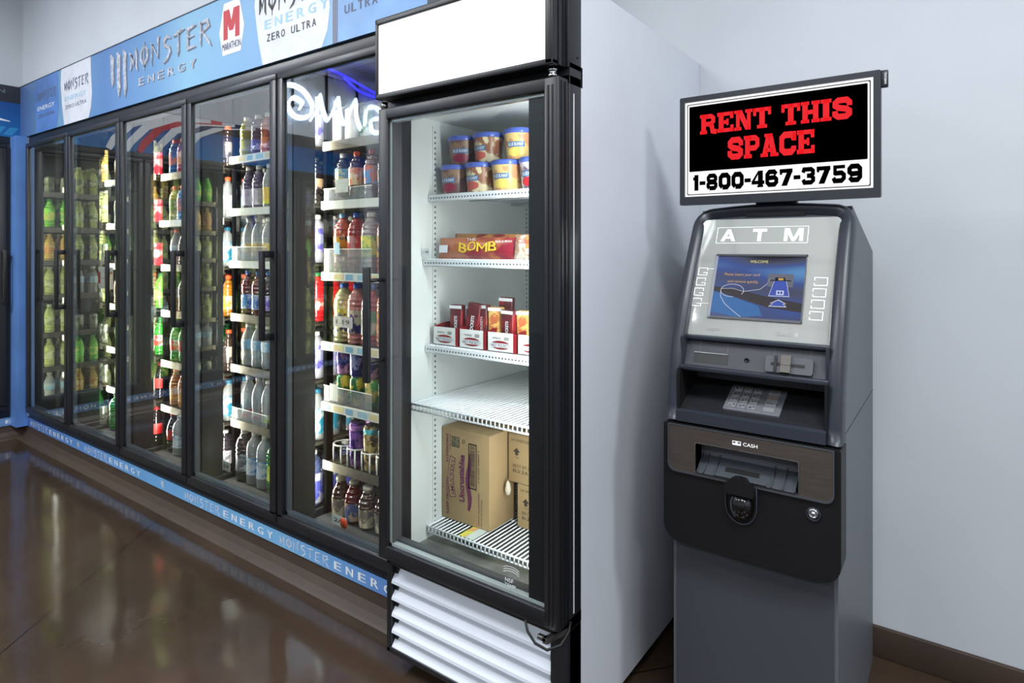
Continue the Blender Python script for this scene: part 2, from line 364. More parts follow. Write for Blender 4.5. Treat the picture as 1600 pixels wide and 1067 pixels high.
mb = MB(); mb.prism([(1.49, 0), (1.44, 0), (1.447, .008), (1.47, .02), (1.485, .045), (1.49, .09)], -5.27, -1.44, 'x'); solo('baseboard_cooler', mb, M_cove, kind='structure')
mb = MB(); mb.prism([(-5.27, 0), (-5.22, 0), (-5.227, .008), (-5.25, .02), (-5.265, .045), (-5.27, .09)], -1.6, 1.49, 'y'); solo('baseboard_left', mb, M_cove, kind='structure')
mb = MB(); mb.box(-.70, 4.4, 2.275, 2.29, 0, .096, bev=.003); solo('baseboard_back', mb, M_cove, kind='structure')
# ------------------------------------------------------------------ reach-in cooler banks (local: x along the front, front faces -y)
M_lamp = mat('cooler_lamp_lens', (250, 246, 228), 0.4, emit=3.0)
M_cin = mat('cooler_interior', (52, 54, 56), 0.7, var=0.1, scale=3)
M_lip = mat('shelf_lip_steel', (150, 142, 126), 0.34, metal=0.9, var=0.1, scale=30)
M_tagw = mat('price_rail_white', (236, 236, 226), 0.35)
M_tl1 = mat('tag_sky', (164, 200, 214), .35); M_tl2 = mat('tag_peach', (232, 200, 160), .35, col2=(226, 216, 150), scale=60); M_tl3 = mat('tag_blue', (130, 176, 206), .35)
M_tray = glass_mat('clear_tray', (236, 238, 238), 1.5, rough=0.08, haze=0.16)
DW = 0.722
def cooler(name, loc, rz, n, label, shelves, lamp_w, lamp_c=(1, .95, .82), handles=True, lips=None):
    c = thing(name, loc, label, 'display cooler', rz=rz); L = n * DW
    f = MB()   # outer frame
    f.box(-.035, L + .03, 0, .03, .145, .192, bev=.002); f.box(-.035, L + .03, 0, .03, 2.008, 2.06, bev=.002)
    f.box(-.035, -.002, 0, .03, .19, 2.01); f.box(L + .002, L + .03, 0, .03, .19, 2.01)
    f.box(-.03, L + .03, .03, .05, .145, .215); f.box(-.03, L + .03, .03, .05, 1.99, 2.06)
    for k in range(0, n + 1): f.box(k * DW - .022, k * DW + .022, .012, .03, .19, 2.01, 1)
    part('frame', f, [M_frame, M_blackd], c, False)
    for k in range(n + 1):
        q = MB(); q.box(k * DW - .03, k * DW + .03, .03, .135, .19, 2.01, bev=.002); p = part('mullion', q, M_cin, c, False)
        part('lamp_lens', MB().box(k * DW - .008, k * DW + .008, .135, .138, .22, 1.98), M_lamp, p, False)
        for sg in (-1, 1):     # two tubes behind each mullion, turned to the shelves on either side
            if (k == 0 and sg < 0) or (k == n and sg > 0): continue
            l = area('cooler_lamp', (0, 0, 0), (0, 0, 0), .008, 1.74, lamp_w * (0.35 if k == 0 else .5), lamp_c); l.parent = c
            l.location = (k * DW + sg * .004, .141, 1.1); l.rotation_euler = (R(90), 0, R(-sg * 62))
    s = MB(); s.box(0, L, .05, .9, .10, .13); s.box(0, L, .9, .93, .1, 2.1); s.box(-.03, L + .03, .05, .93, 2.06, 2.1); s.box(-.05, -.03, .03, .93, .1, 2.1); s.box(L + .015, L + .03, .05, .93, .1, 2.1)
    s.box(0, L, .03, .05, .10, .145)
    part('interior', s, M_cin, c, False)
    for k in range(n):
        d = MB(); a, b_ = k * DW + .006, (k + 1) * DW - .006; g = .042; z0, z1 = .194, 2.006
        for bx in ((a, b_, z0, z0 + g), (a, b_, z1 - g + .012, z1)): d.box(bx[0], bx[1], -.03, .008, bx[2], bx[3], bev=.003)
        d.box(a, a + g - .008, -.03, .008, z0 + .03, z1 - .02, bev=.003); d.box(b_ - g, b_, -.03, .008, z0 + .03, z1 - .02, bev=.003)
        dp = part('door', d, M_frame, c, False)
        gk = MB(); i0, i1, y0, y1 = a + g - .008, b_ - g, z0 + g, z1 - g + .012
        gk.box(i0, i0 + .014, -.014, .006, y0, y1); gk.box(i1 - .014, i1, -.014, .006, y0, y1); gk.box(i0, i1, -.014, .006, y0, y0 + .014); gk.box(i0, i1, -.014, .006, y1 - .012, y1)
        part('gasket', gk, M_gasket, dp, False)
        part('glass', MB().box(i0, i1, -.018, -.015, y0, y1), M_door_glass, dp, False)
        if handles:
            h = MB(); hx = b_ - .022
            h.box(hx - .011, hx + .011, -.085, -.066, .93, 1.29, bev=.004); h.box(hx - .011, hx + .011, -.07, -.028, 1.262, 1.29, bev=.003); h.box(hx - .011, hx + .011, -.07, -.028, .93, .958, bev=.003)
            part('handle', h, M_black, dp, False)
        # shelves with steel lips and price rails, side uprights
        sx0, sx1 = k * DW + .029, (k + 1) * DW - .032
        for side in (k * DW + .012,):
            u = MB(); u.box(side, side + .020, .190, .225, .13, 2.04); u.box(side, side + .010, .60, .63, .13, 2.04)
            part('shelf_upright', u, mat('upright_black', (10, 10, 11), 1.0, spec=0.0), c, False)
        for j, z in enumerate(shelves[k]):
            q = MB(); q.box(sx0, sx1, .172, .175, z - .028, z + .006); q.box(sx0, sx1, .172, .182, z - .032, z - .028); q.box(sx0, sx1, .175, .66, z - .012, z - .006)
            for t in range(12): xx = sx0 + (t + .5) * (sx1 - sx0) / 12; q.box(xx - .003, xx + .003, .18, .66, z - .006, z - .001)
            sp = part('shelf', q, M_lip, c, False)
            kind = (lips or {}).get((k, j))
            if kind:
                q = MB(); q.box(sx0, sx1, .165, .172, z - .03, z + .004)
                if kind == 'm':
                    for t in range(9): xx = sx0 + .01 + t * .074; q.box(xx, xx + (.058 if t % 2 else .046), .1642, .165, z - .025, z - .002, 1 + t % 3)
                part('price_rail', q, [M_tagw, M_tl1, M_tl2, M_tl3], sp, False)
        q = MB(); q.box(sx0, sx1, .12, .66, .13, .165); part('bottom_deck', q, M_lip if False else M_cin, c, False)
    return c
Z5 = [1.745, 1.495, 1.195, .90, .645, .395]; Z4 = [1.745, 1.490, 1.235, .975, .725, .455]
Z3 = [1.710, 1.45, 1.205, .95, .670, .42]; Z2 = [1.72, 1.45, 1.2, .95, .68, .43]; Z1 = [1.72, 1.46, 1.21, .95, .69, .43]
LIPS = {(4, 1): 'w', (4, 2): 'm', (4, 3): 'm', (4, 4): 'm', (3, 0): 'm', (3, 2): 'w', (3, 1): 'w', (2, 1): 'w', (1, 0): 'm'}
bank = cooler('display_cooler', (-5.113, 1.49, 0), 0, 5, 'long black framed five-door reach-in drinks cooler below the blue banner', [Z1, Z2, Z3, Z4, Z5], 15.0, lips=LIPS)
side = cooler('display_cooler', (-5.27, 1.40 - 4 * DW, 0), R(90), 4, 'black framed drinks cooler on the left wall, cut by the left photo edge', [Z3] * 4, 34.0, (1, 1, .70))

# ------------------------------------------------------------------ banners
def ramp_mat(name, stops, rough=0.45, axis='X', length=1.0, off=0.0):
    m = bpy.data.materials.new(name); m.use_nodes = True; nt = m.node_tree; b = nt.nodes['Principled BSDF']; b.inputs['Roughness'].default_value = rough
    tc = nt.nodes.new('ShaderNodeTexCoord'); sp = nt.nodes.new('ShaderNodeSeparateXYZ'); nt.links.new(tc.outputs['Object'], sp.inputs[0])
    a = nt.nodes.new('ShaderNodeMath'); a.operation = 'MULTIPLY_ADD'; a.inputs[1].default_value = 1 / length; a.inputs[2].default_value = off / length
    nt.links.new(sp.outputs[axis], a.inputs[0]); cr = nt.nodes.new('ShaderNodeValToRGB'); nt.links.new(a.outputs[0], cr.inputs[0])
    e = cr.color_ramp.elements
    while len(e) < len(stops): e.new(0.5)
    for i, (p, c) in enumerate(stops): e[i].position = p
    for i, (p, c) in enumerate(stops): e[i].color = rgb(c)
    nt.links.new(cr.outputs[0], b.inputs['Base Color']); return m
BX0, BX1, BZ0, BZ1, BY = -5.29, -1.437, 2.062, 2.415, 1.478
def kx(px, Y=BY):   # where a pixel column meets the banner plane
    r = (px - 800) / 966.0; return Y * (r * .8106 - .5857) / (r * .5857 + .8106)
ban = thing('header_banner', (BX0, BY, BZ0), 'long pale blue energy drink banner with silver lettering above the cooler doors', 'banner')
M_ban = ramp_mat('banner_blue', [(0.0, (70, 96, 148)), (.22, (110, 154, 190)), (.36, (86, 126, 180)), (.52, (104, 150, 196)), (.60, (132, 180, 210)), (.78, (112, 158, 204)), (1, (120, 170, 214))], length=BX1 - BX0)
q = MB(); q.box(BX0, BX1, BY, 1.498, BZ0, BZ1); part('panel', q, M_ban, ban)
part('top_trim', MB().box(BX0, BX1, BY - .004, 1.498, BZ1, BZ1 + .004), M_gasket, ban)
F = Fr((0, BY, 0))
M_canw = ramp_mat('can_white', [(0, (150, 152, 166)), (.12, (222, 224, 232)), (.85, (226, 228, 234)), (1, (160, 160, 176))], length=1.0)
M_canb = mat('can_blue', (86, 128, 196), 0.45, var=0.12, scale=5)
M_canw2 = mat('can_white_print', (216, 219, 228), 0.45, var=0.05, scale=9)
M_dk = mat('banner_shadow_ink', (92, 98, 140), 0.5)
M_sil = mat('silver_ink', (196, 200, 210), 0.4, var=0.25, scale=40)
M_silk = mat('silver_ink_dark', (96, 104, 128), 0.5)
M_lb = mat('light_blue_ink', (150, 196, 226), 0.5)
M_red = mat('red_ink', (186, 36, 48), 0.5); M_navy = mat('navy_ink', (30, 44, 96), 0.5)

# spiky letters of the drink name: thin uneven strokes on a unit box
SPK = {
 'M': ([(-.02, .92), (.18, .78), (.20, .18), (.10, .0)], [(.18, .80), (.46, .30), (.50, .34)], [(.50, .34), (.76, .96), (.82, .80), (.84, .08), (.94, -.12)]),
 'O': ([(.5, .98), (.14, .72), (.12, .34), (.5, .06), (.86, .34), (.88, .72), (.5, .98)], [(.5, 1.22), (.48, -.22)]),
 'N': ([(.12, -.12), (.16, .86), (.02, .98)], [(.14, .9), (.82, .14)], [(.82, .1), (.80, 1.04), (.96, 1.16)]),
 'S': ([(.90, .84), (.60, .98), (.22, .84), (.28, .60), (.74, .44), (.84, .20), (.56, -.06), (.16, -.24)],),
 'T': ([(-.05, .86), (.5, .94), (1.05, 1.02)], [(.5, .94), (.48, .1), (.38, -.12)]),
 'E': ([(.92, .98), (.2, .9), (.16, .04), (.90, .02)], [(.18, .5), (.76, .54)]),
 'R': ([(.16, -.06), (.18, .92), (.04, 1.0)], [(.18, .92), (.74, .98), (.86, .72), (.22, .46)], [(.36, .5), (.84, .06), (1.08, -.2)]),
}
def spiky(mb, F, txt, u0, v0, u1, v1, w=.001, m=0, th=.16):
    n = len(txt); cw = (u1 - u0) / n; H = v1 - v0
    for i, ch in enumerate(txt):
        for st in SPK[ch]:
            P = [(u0 + (i + .08 + p[0] * .84) * cw, v0 + p[1] * H) for p in st]
            tp = [1.0] * len(P); tp[0] = .4; tp[-1] = .3
            mb.stroke(F, P, th * min(cw * 1.1, H), w, m, tp)
    return mb
def claw(mb, F, u0, v0, u1, v1, w=.001, m=0):
    W_, H = u1 - u0, v1 - v0
    for a, l, t in ((.14, .70, .12), (.50, .95, .13), (.84, 1.0, .11)):
        P = [(u0 + (a - .10) * W_, v1 - .0 * H), (u0 + a * W_, v1 - .12 * H), (u0 + (a - .01) * W_, v1 - l * .5 * H), (u0 + (a + .02) * W_, v1 - l * .8 * H), (u0 + a * W_, v1 - l * H)]
        mb.stroke(F, P, t * 1.6 * W_, w, m, [.3, 1, .8, .9, .1])
    return mb
def can_shape(a, b):   # flat can outline printed on the banner
    w_ = b - a
    return [(a + .02 * w_, BZ1), (a, BZ1 - .10), (a + .03 * w_, BZ1 - .18), (a + .06 * w_, BZ0 + .10), (a + .12 * w_, BZ0), (b - .1 * w_, BZ0), (b - .03 * w_, BZ0 + .06), (b, BZ0 + .14), (b - .02 * w_, BZ1 - .14), (b - .04 * w_, BZ1)]
def text_part(name, fn, mats, parent, label=None):
    q = MB(); fn(q); return part(name, q, mats, parent, True, label)
# far left cans
c1a, c1b, c2a, c2b = kx(54), kx(92), kx(95), kx(144)
text_part('printed_can', lambda q: q.flat(F, can_shape(c1a, c1b), .0008), M_canb, ban, 'blue drink can print at the far left of the banner')
text_part('printed_can', lambda q: q.flat(F, can_shape(c2a, c2b), .0008), M_canw2, ban, 'white drink can print near the far left of the banner')
for a, b, m1, m2, ln in ((c1a, c1b, 0, 1, 'ZERO ULTRA'), (c2a, c2b, 0, 2, 'ZERO ULTRA')):
    def lets(q):
        d = b - a
        spiky(q, F, 'MONSTER', a + .12 * d, 2.27, b - .10 * d, 2.325, .0016, m1, .2)
    text_part('can_lettering', lets, [M_silk], ban)
    text_part('energy_lettering', lambda q: put_text(q, F, 'ENERGY', a + .14 * (b - a), 2.205, b - .16 * (b - a), 2.232, .0016, 0, .02), [M_silk, M_ink_w, M_lb][m2], ban)
    text_part('flavour_lettering', lambda q: put_text(q, F, ln, a + .16 * (b - a), 2.155, b - .16 * (b - a), 2.178, .0016, 0, .02), M_silk, ban)
# main name
def name_(q):
    for dx, dz, mm, w in ((.012, -.008, 1, .0010), (0, 0, 0, .0016)):
        claw(q, F, kx(172) + dx, 2.115 + dz, kx(200) + dx, 2.372 + dz, w, mm)
        spiky(q, F, 'MONSTER', kx(201) + dx, 2.245 + dz, kx(330) + dx, 2.350 + dz, w, mm, .17)
        put_spaced(q, F, 'ENERGY', kx(214) + dx * .4, 2.148 + dz * .4, kx(310) + dx * .4, 2.188 + dz * .4, w, mm, .12)
text_part('brand_lettering', name_, [M_sil, M_silk], ban)
def badge(q):
    a, b = kx(343), kx(382); cxx = (a + b) / 2; hw = (b - a) / 2
    hexa = [(cxx - hw * .72, 2.155), (cxx + hw * .72, 2.155), (b, 2.262), (cxx + hw * .62, 2.385), (cxx - hw * .62, 2.385), (a, 2.262)]
    q.flat(F, hexa, .001, 0)
    put_slab  # the red initial is four plain strokes
    z0, z1 = 2.222, 2.352; w_ = hw * .34
    q.rects(F, cxx - hw * .64, z0, cxx - hw * .64 + w_, z1, .0018, 1); q.rects(F, cxx + hw * .64 - w_, z0, cxx + hw * .64, z1, .0018, 1)
    q.flat(F, [(cxx - hw * .64, z1), (cxx - hw * .18, z1), (cxx + hw * .14, z0 + .035), (cxx - hw * .14, z0 + .035)], .0019, 1)
    q.flat(F, [(cxx + hw * .18, z1), (cxx + hw * .64, z1), (cxx + hw * .14, z0 + .035), (cxx - hw * .14, z0 + .035)], .0020, 1)
    put_text(q, F, 'MARATHON', cxx - hw * .74, 2.176, cxx + hw * .74, 2.208, .0018, 2, .03)
text_part('badge', badge, [mat('badge_white', (232, 232, 236), .4), M_red, M_navy], ban, 'white badge with a red initial and navy station name')
# right hand cans
c3a, c3b, c4a, c4b = kx(398), kx(516), kx(520), kx(668)
text_part('printed_can', lambda q: q.flat(F, can_shape(c3a, c3b), .0008), M_canw2, ban, 'large white drink can print on the banner')
text_part('printed_can', lambda q: q.flat(F, [(c4a, BZ0), (c4b, BZ0), (c4b, BZ1), (c4a, BZ1)], .0008), M_canb if False else mat('can_blue_light', (112, 162, 220), .45, var=.1, scale=4), ban, 'large blue drink can print beside the freezer top')
CK = mat('dark_slate_ink', (60, 70, 96), .5); d3 = c3b - c3a; d4 = c4b - c4a
text_part('can_lettering', lambda q: spiky(q, F, 'MONSTER', c3a + .05 * d3, 2.275, c3b + .02 * d3, 2.365, .0016, 0, .18), M_ink_k, ban)
text_part('energy_lettering', lambda q: put_spaced(q, F, 'ENERGY', c3a + .12 * d3, 2.205, c3b, 2.243, .0016, 0, .12), M_lb, ban)
text_part('flavour_lettering', lambda q: put_spaced(q, F, 'ZERO ULTRA', c3a + .17 * d3, 2.152, c3b - .16 * d3, 2.182, .0016, 0, .08, .7), M_ink_k, ban)
text_part('energy_lettering', lambda q: put_spaced(q, F, 'ENERGY', c4a + .06 * d4, 2.215, c4a + .80 * d4, 2.250, .0016, 0, .12), M_ink_w, ban)
text_part('flavour_lettering', lambda q: put_spaced(q, F, 'ULTRA BLUE', c4a + .13 * d4, 2.158, c4a + .90 * d4, 2.19, .0016, 0, .08, .7), CK, ban)
text_part('curl_mark', lambda q: q.stroke(F, [(c4b - .20 * d4, 2.17), (c4b - .14 * d4, 2.15), (c4b - .09 * d4, 2.19), (c4b - .12 * d4, 2.25), (c4b - .2 * d4, 2.27)], .016, .0016, 0), M_lb, ban)
text_part('can_edge', lambda q: q.rects(F, c4a, BZ0, c4a + .03, BZ1, .0012, 0), M_silk, ban)
# kick strip
kick = thing('kick_strip', (BX0, 1.482, .09), 'narrow pale blue strip with repeated white drink name under the cooler doors', 'strip')
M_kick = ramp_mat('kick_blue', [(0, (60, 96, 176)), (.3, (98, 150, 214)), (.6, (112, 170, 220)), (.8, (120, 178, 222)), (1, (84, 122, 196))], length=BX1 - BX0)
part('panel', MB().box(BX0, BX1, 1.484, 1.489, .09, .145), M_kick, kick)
FK = Fr((0, 1.484, 0))
for u in (-5.10, -4.20, -3.012, -2.242):
    text_part('name_lettering', lambda q: spiky(q, FK, 'MONSTER', u, .101, u + .322, .137, .0012, 0, .17), mat('kick_silver', (206, 212, 228), .5), kick)
    text_part('energy_lettering', lambda q: put_spaced(q, FK, 'ENERGY', u + .335, .104, u + .74, .133, .0012, 0, .16, .56), M_ink_w, kick)
for u in (-4.30, -3.245): text_part('claw_mark', lambda q: claw(q, FK, u, .1, u + .03, .137, .0012, 0), M_ink_w, kick)
# corner post and the left wall banner
solo('corner_post', MB().box(-5.27, -5.155, 1.42, 1.487, .09, 2.062), mat('post_blue', (92, 136, 206), .45, var=.1, scale=3), 'narrow blue vertical corner panel between the two cooler runs', 'panel')
lb = thing('header_banner', (-5.28, -1.62, BZ0), 'dark blue drinks banner on the left wall with a white swoosh', 'banner')
q = MB(); q.box(-5.30, -5.272, -1.62, 1.478, BZ0, BZ1); part('panel', q, ramp_mat('left_banner_blue', [(0, (18, 100, 160)), (.2, (10, 92, 158)), (.66, (8, 70, 140)), (.68, (30, 34, 46)), (1, (40, 44, 56))], axis='Z', length=.353), lb)
FL = Fr((-5.272, 0, 0), (0, 1, 0), (0, 0, 1))
M_bgy, M_bcy, M_bnv = mat('banner_grey', (110, 114, 124), .5), mat('banner_cyan', (40, 130, 186), .5), mat('banner_navy', (16, 24, 70), .5)
def sw(q):
    q.stroke(FL, [(1.02, 2.20), (1.16, 2.215), (1.30, 2.185), (1.42, 2.17)], .03, .001, 0, [.6, 1, .8, .2])
    q.flat(FL, [(1.10, 2.26), (1.26, 2.30), (1.30, 2.28), (1.24, 2.24)], .001, 0)
text_part('swoosh', sw, M_ink_w, lb)
for t in range(5): text_part('cyan_block', lambda q: q.flat(FL, [(1.10 + t * .07, 2.075), (1.15 + t * .07, 2.075), (1.19 + t * .07, 2.13), (1.14 + t * .07, 2.13)], .001, 0), M_bcy, lb)
for t in range(4): text_part('grey_letter', lambda q: put_text(q, FL, 'N', 1.08 + t * .09, 2.36, 1.12 + t * .09, 2.385, .001, 0, .1), M_bgy, lb)
for k, (o, mm) in enumerate(((0, M_ink_w), (.10, M_bnv), (.20, M_ink_w), (.32, M_red), (.42, M_ink_w), (.54, M_ink_w))):
    text_part('stripe', lambda q: q.stroke(FL, [(-.30 + o, 2.40), (.0 + o, 2.38), (.22 + o, 2.28), (.34 + o, 2.14), (.38 + o, 2.065)], .055, .001 + k * .0003, 0, [.5, 1, 1.1, 1, .8]), mm, lb)
kl = thing('kick_strip', (-5.25, -1.5, .09), 'pale blue kick strip under the cooler on the left wall', 'strip')
part('panel', MB().box(-5.27, -5.262, -1.5, 1.484, .09, .145), M_kick if False else mat('left_kick_blue', (110, 150, 200), .45, var=.25, scale=14), kl)
FKL = Fr((-5.262, 0, 0), (0, 1, 0)); u = -1.4
while u < 1.2:
    text_part('name_lettering', lambda q: spiky(q, FKL, 'MONSTER', u, .104, u + .34, .132, .0012, 0, .2), M_ink_w, kl)
    text_part('energy_lettering', lambda q: put_spaced(q, FKL, 'ENERGY', u + .38, .106, u + .74, .13, .0012, 0, .14), M_ink_w, kl); u += .8
# neon sign high on the left wall (seen mirrored in the cooler glass)
ns = thing('neon_sign', (-5.3, -1.0, 2.6), 'glowing white script neon sign with blue arc, seen mirrored in the cooler glass', 'neon sign')
def neon(pts, close=False): 
    out = []
    n = len(pts)
    for i in range(n - 1):   # Catmull-Rom
        p0, p1, p2, p3 = pts[max(i - 1, 0)], pts[i], pts[i + 1], pts[min(i + 2, n - 1)]
        for k in range(5):
            t = k / 5; out.append((-5.25, *[0.5 * ((2 * p1[c]) + (-p0[c] + p2[c]) * t + (2 * p0[c] - 5 * p1[c] + 4 * p2[c] - p3[c]) * t * t + (-p0[c] + 3 * p1[c] - 3 * p2[c] + p3[c]) * t ** 3) for c in (0, 1)]))
    out.append((-5.25, *pts[-1])); return out
M_neon = mat('neon_white', (214, 232, 250), .4, emit=9.0); M_neonb = mat('neon_blue', (60, 60, 255), .4, emit=9.0)
q = MB()
for dy, dz in ((0, 0), (.02, -.03)):
    S_ = lambda L_: neon([(-.55 - a * 1.45 + dy, 2.60 + b * .30 + dz) for a, b in L_])
    q.tube(S_([(.02, .5), (.0, .8), (.08, 1.0), (.18, .9), (.25, .5), (.22, .1), (.12, .0), (.06, .3), (.1, .6), (.17, .5), (.15, .3)]), .014)
    q.tube(S_([(.24, .0), (.30, .5), (.31, .9), (.34, .4), (.38, .1), (.44, .6), (.47, .95), (.49, .4), (.53, .1), (.6, .8), (.63, 1.0), (.64, .4), (.68, .0)]), .014)
    q.tube(S_([(.72, .2), (.74, .8), (.84, .9), (.92, .5), (.88, .1), (.80, .0), (.78, .4), (.9, .55), (.98, .2), (1.02, .7)]), .014)
part('white_tube', q, M_neon, ns)
q = MB(); q.tube(neon([(-1.05, 3.15), (-1.3, 3.12), (-1.6, 3.05), (-1.95, 2.98)]), .014); q.tube(neon([(-1.3, 3.10), (-1.5, 3.0), (-1.75, 2.98), (-1.95, 3.0)]), .014)
part('blue_tube', q, M_neonb, ns)
q = MB()
for y in (-.7, -1.1, -1.5, -1.85): q.box(-5.30, -5.262, y - .004, y + .004, 2.68, 3.12)
q.box(-5.268, -5.262, -1.9, -.65, 2.70, 2.706); q.box(-5.268, -5.262, -1.9, -.65, 3.06, 3.066)
part('sign_frame', q, M_black, ns)
# ------------------------------------------------------------------ upright freezer
XL, XR = -1.430, -.787
fz = thing('upright_freezer', (-1.108, 1.75, 0), 'tall white one-door display freezer with black door frame and blank lit header', 'freezer')
q = MB()
q.box(XR - .045, XR, 1.393, 2.286, .045, 1.992); q.box(XL, XL + .030, 1.393, 2.268, .06, 1.992, 1)   # right and left walls
q.box(XL + .001, XR - .001, 2.22, 2.267, .061, 1.99, 1); q.box(XL + .001, XR - .001, 1.40, 2.26, 1.72, 1.99, 1); q.box(XL + .001, XR - .001, 1.345, 2.26, .05, .352, 1)
part('cabinet', q, [M_side, M_inner], fz)
q = MB()   # black front frame of the cabinet
q.box(XR - .058, XR, 1.335, 1.393, .05, 1.735, bev=.002); q.box(XL, XL + .033, 1.335, 1.393, .05, 1.735, bev=.002)
q.box(XL, XR, 1.335, 1.393, .345, .372); q.box(XL, XR, 1.335, 1.40, 1.712, 1.765)
part('front_frame', q, M_black, fz)
q = MB(); q.box(XR - .0012, XR + .0008, 1.353, 1.357, .38, 1.69); part('door_seal', q, M_white, fz)
# door
D0, D1 = 1.285, 1.335
dm = MB(); dz0, dz1 = .362, 1.722
dm.box(XL, XL + .038, D0, D1, dz0, dz1, bev=.004); dm.box(XR - .045, XR - .002, D0, D1, dz0, dz1, bev=.004)
dm.box(XL + .03, XR - .04, D0, D1, dz0, .405, bev=.004); dm.box(XL + .03, XR - .04, D0, D1, 1.688, dz1, bev=.004)
dm.box(XR - .0025, XR + .0005, D0 + .012, D0 + .016, dz0 + .01, dz1 - .01); dm.box(XR - .0025, XR + .001, D0 + .030, D0 + .034, dz0 + .01, dz1 - .01)
dm.box(XR - .035, XR - .030, D0 - .002, D0 + .002, dz0 + .01, dz1 - .02); dm.box(XR - .022, XR - .018, D0 - .002, D0 + .002, dz0 + .01, dz1 - .02)
door = part('door', dm, M_black, fz)
q = MB(); a0, a1, b0, b1 = XL + .036, XR - .045, .403, 1.692
q.box(a0, a0 + .010, D0 + .012, D0 + .03, b0, b1); q.box(a0, a1, D0 + .012, D0 + .03, b0, b0 + .010); q.box(a0, a1, D0 + .012, D0 + .03, b1 - .012, b1)
part('gasket', q, mat('silver_spacer', (196, 200, 200), .3, metal=.3), door)
q = MB(); q.box(a0 + .010, a0 + .014, D0 + .014, D1, b0, b1); q.box(a0, a1, D0 + .03, D1, b0 + .012, b0 + .018); part('inner_gasket', q, mat('dark_gasket', (70, 70, 72), .5), door)
part('glass', MB().box(a0, a1, D0 + .008, D0 + .012, b0, b1), M_freezer_glass, door)
part('lamp_housing', MB().box(XR - .099, XR - .045, D0 + .014, D1 + .012, b0 - .02, 1.688), M_black, door)
q = MB(); q.box(XL + .008, XL + .034, 1.215, 1.228, .905, 1.245, bev=.003); q.tube([(XL + .022, 1.225, 1.205), (XL + .022, D0 + .002, 1.205)], .006); q.tube([(XL + .022, 1.225, .965), (XL + .022, D0 + .002, .965)], .006)
part('handle', q, M_black, door)
FD = Fr((0, D0 + .008, 0))
q = MB()   # small etched mark low on the glass
for i in range(3): q.stroke(FD, [(-.936 + .030 * math.cos(t), .452 + i * .006 + .014 * math.sin(t)) for t in (.6, 1.1, 1.57, 2.1, 2.6)], .0015, .0004)
put_text(q, FD, 'NSF', -.956, .436, -.93, .446, .0004, 0, .01); put_text(q, FD, 'TEMP', -.958, .424, -.922, .432, .0004, 0, .01)
part('etched_mark', q, M_ink_w, door)
# header with lit blank panel
hd = MB()
hd.box(XL, XR - .012, 1.272, 1.30, 1.748, 1.764, bev=.003); hd.box(XL, XR - .012, 1.272, 1.30, 1.972, 1.990, bev=.003)
hd.box(XL, XL + .010, 1.272, 1.30, 1.75, 1.99, bev=.003); hd.box(XR - .034, XR - .012, 1.272, 1.30, 1.75, 1.99, bev=.003)
hd.box(XL, XR - .010, 1.30, 1.315, 1.752, 1.988); hd.box(XL, XR - .008, 1.318, 1.393, 1.752, 1.990); hd.box(XR - .008, XR, 1.328, 1.393, 1.752, 1.990, bev=.001)
hdr = part('header', hd, M_black, fz)
part('light_panel', MB().box(XL + .010, XR - .034, 1.278, 1.286, 1.764, 1.972), mat('lit_header_panel', (250, 253, 250), .35, emit=.95), hdr)
q = MB(); q.lathe([(.012, 0), (.012, .006), (.009, .007), (.009, .014), (.012, .015), (.012, .02)], (XR - .028, 1.300, 1.7245), 14); q.lathe([(.010, 0), (.010, .02)], (XL + .012, 1.300, 1.7245), 12)
part('hinge_pin', q, M_chrome, fz)
part('screw', MB().lathe([(.003, 0), (.003, .0015)], (XR, 1.375, 1.785), 8, axis='x'), M_blackd, fz)
# bottom hinge with cable
q = MB(); q.box(XR - .05, XR - .024, 1.262, 1.274, .344, .354, bev=.001); q.hexa([(XR - .034, 1.262, .340), (XR - .022, 1.262, .340), (XR - .002, 1.33, .340), (XR - .014, 1.33, .340), (XR - .034, 1.262, .354), (XR - .022, 1.262, .354), (XR - .002, 1.33, .354), (XR - .014, 1.33, .354)])
part('bottom_hinge', q, M_steel, fz)
q = MB(); q.tube([(XR - .09, 1.270, .372), (XR - .080, 1.266, .350), (XR - .055, 1.262, .332), (XR - .022, 1.265, .326), (XR + .002, 1.29, .334), (XR + .006, 1.32, .352), (XR + .003, 1.335, .37)], .0035)
part('heater_cable', q, M_blackd, fz)
# louvred grille
q = MB(); GY = 1.318
q.box(XL, XL + .018, GY, 1.345, .060, .352, bev=.004); q.box(XR - .048, XR, GY + .002, 1.393, .05, .345, bev=.003); q.box(XL, XR - .03, GY, 1.345, .060, .078, bev=.004); q.box(XL, XR - .03, GY, 1.345, .330, .352, bev=.004)
q.box(XL + .01, XR - .03, 1.352, 1.36, .06, .35, 1)
gr = part('grille_frame', q, [M_black, M_blackd], fz)
for k in range(5):
    z = .318 - k * .0505
    q = MB(); q.prism([(1.350, z), (1.322, z - .036), (1.320, z - .044), (1.324, z - .044), (1.354, z - .006)], XL + .020, XR - .048, 'x')
    part('louvre', q, mat('louvre_white', (206, 212, 222), .4), gr)
q = MB(); q.box(-1.03, -.96, 1.3175, 1.3195, .085, .105); q.box(-1.02, -.985, 1.3165, 1.3175, .09, .1, 1); part('data_sticker', q, [M_ink_k, mat('sticker_gold', (190, 170, 110), .5)], gr)
q = MB()
for x in (XL + .05, XR - .05):
    for y in (1.45, 2.2): q.lathe([(.025, -.012), (.025, .012)], (x, y, .026), 14, axis='x'); q.box(x - .02, x + .02, y - .02, y + .02, .035, .062)
part('caster', q, M_blackd, fz)
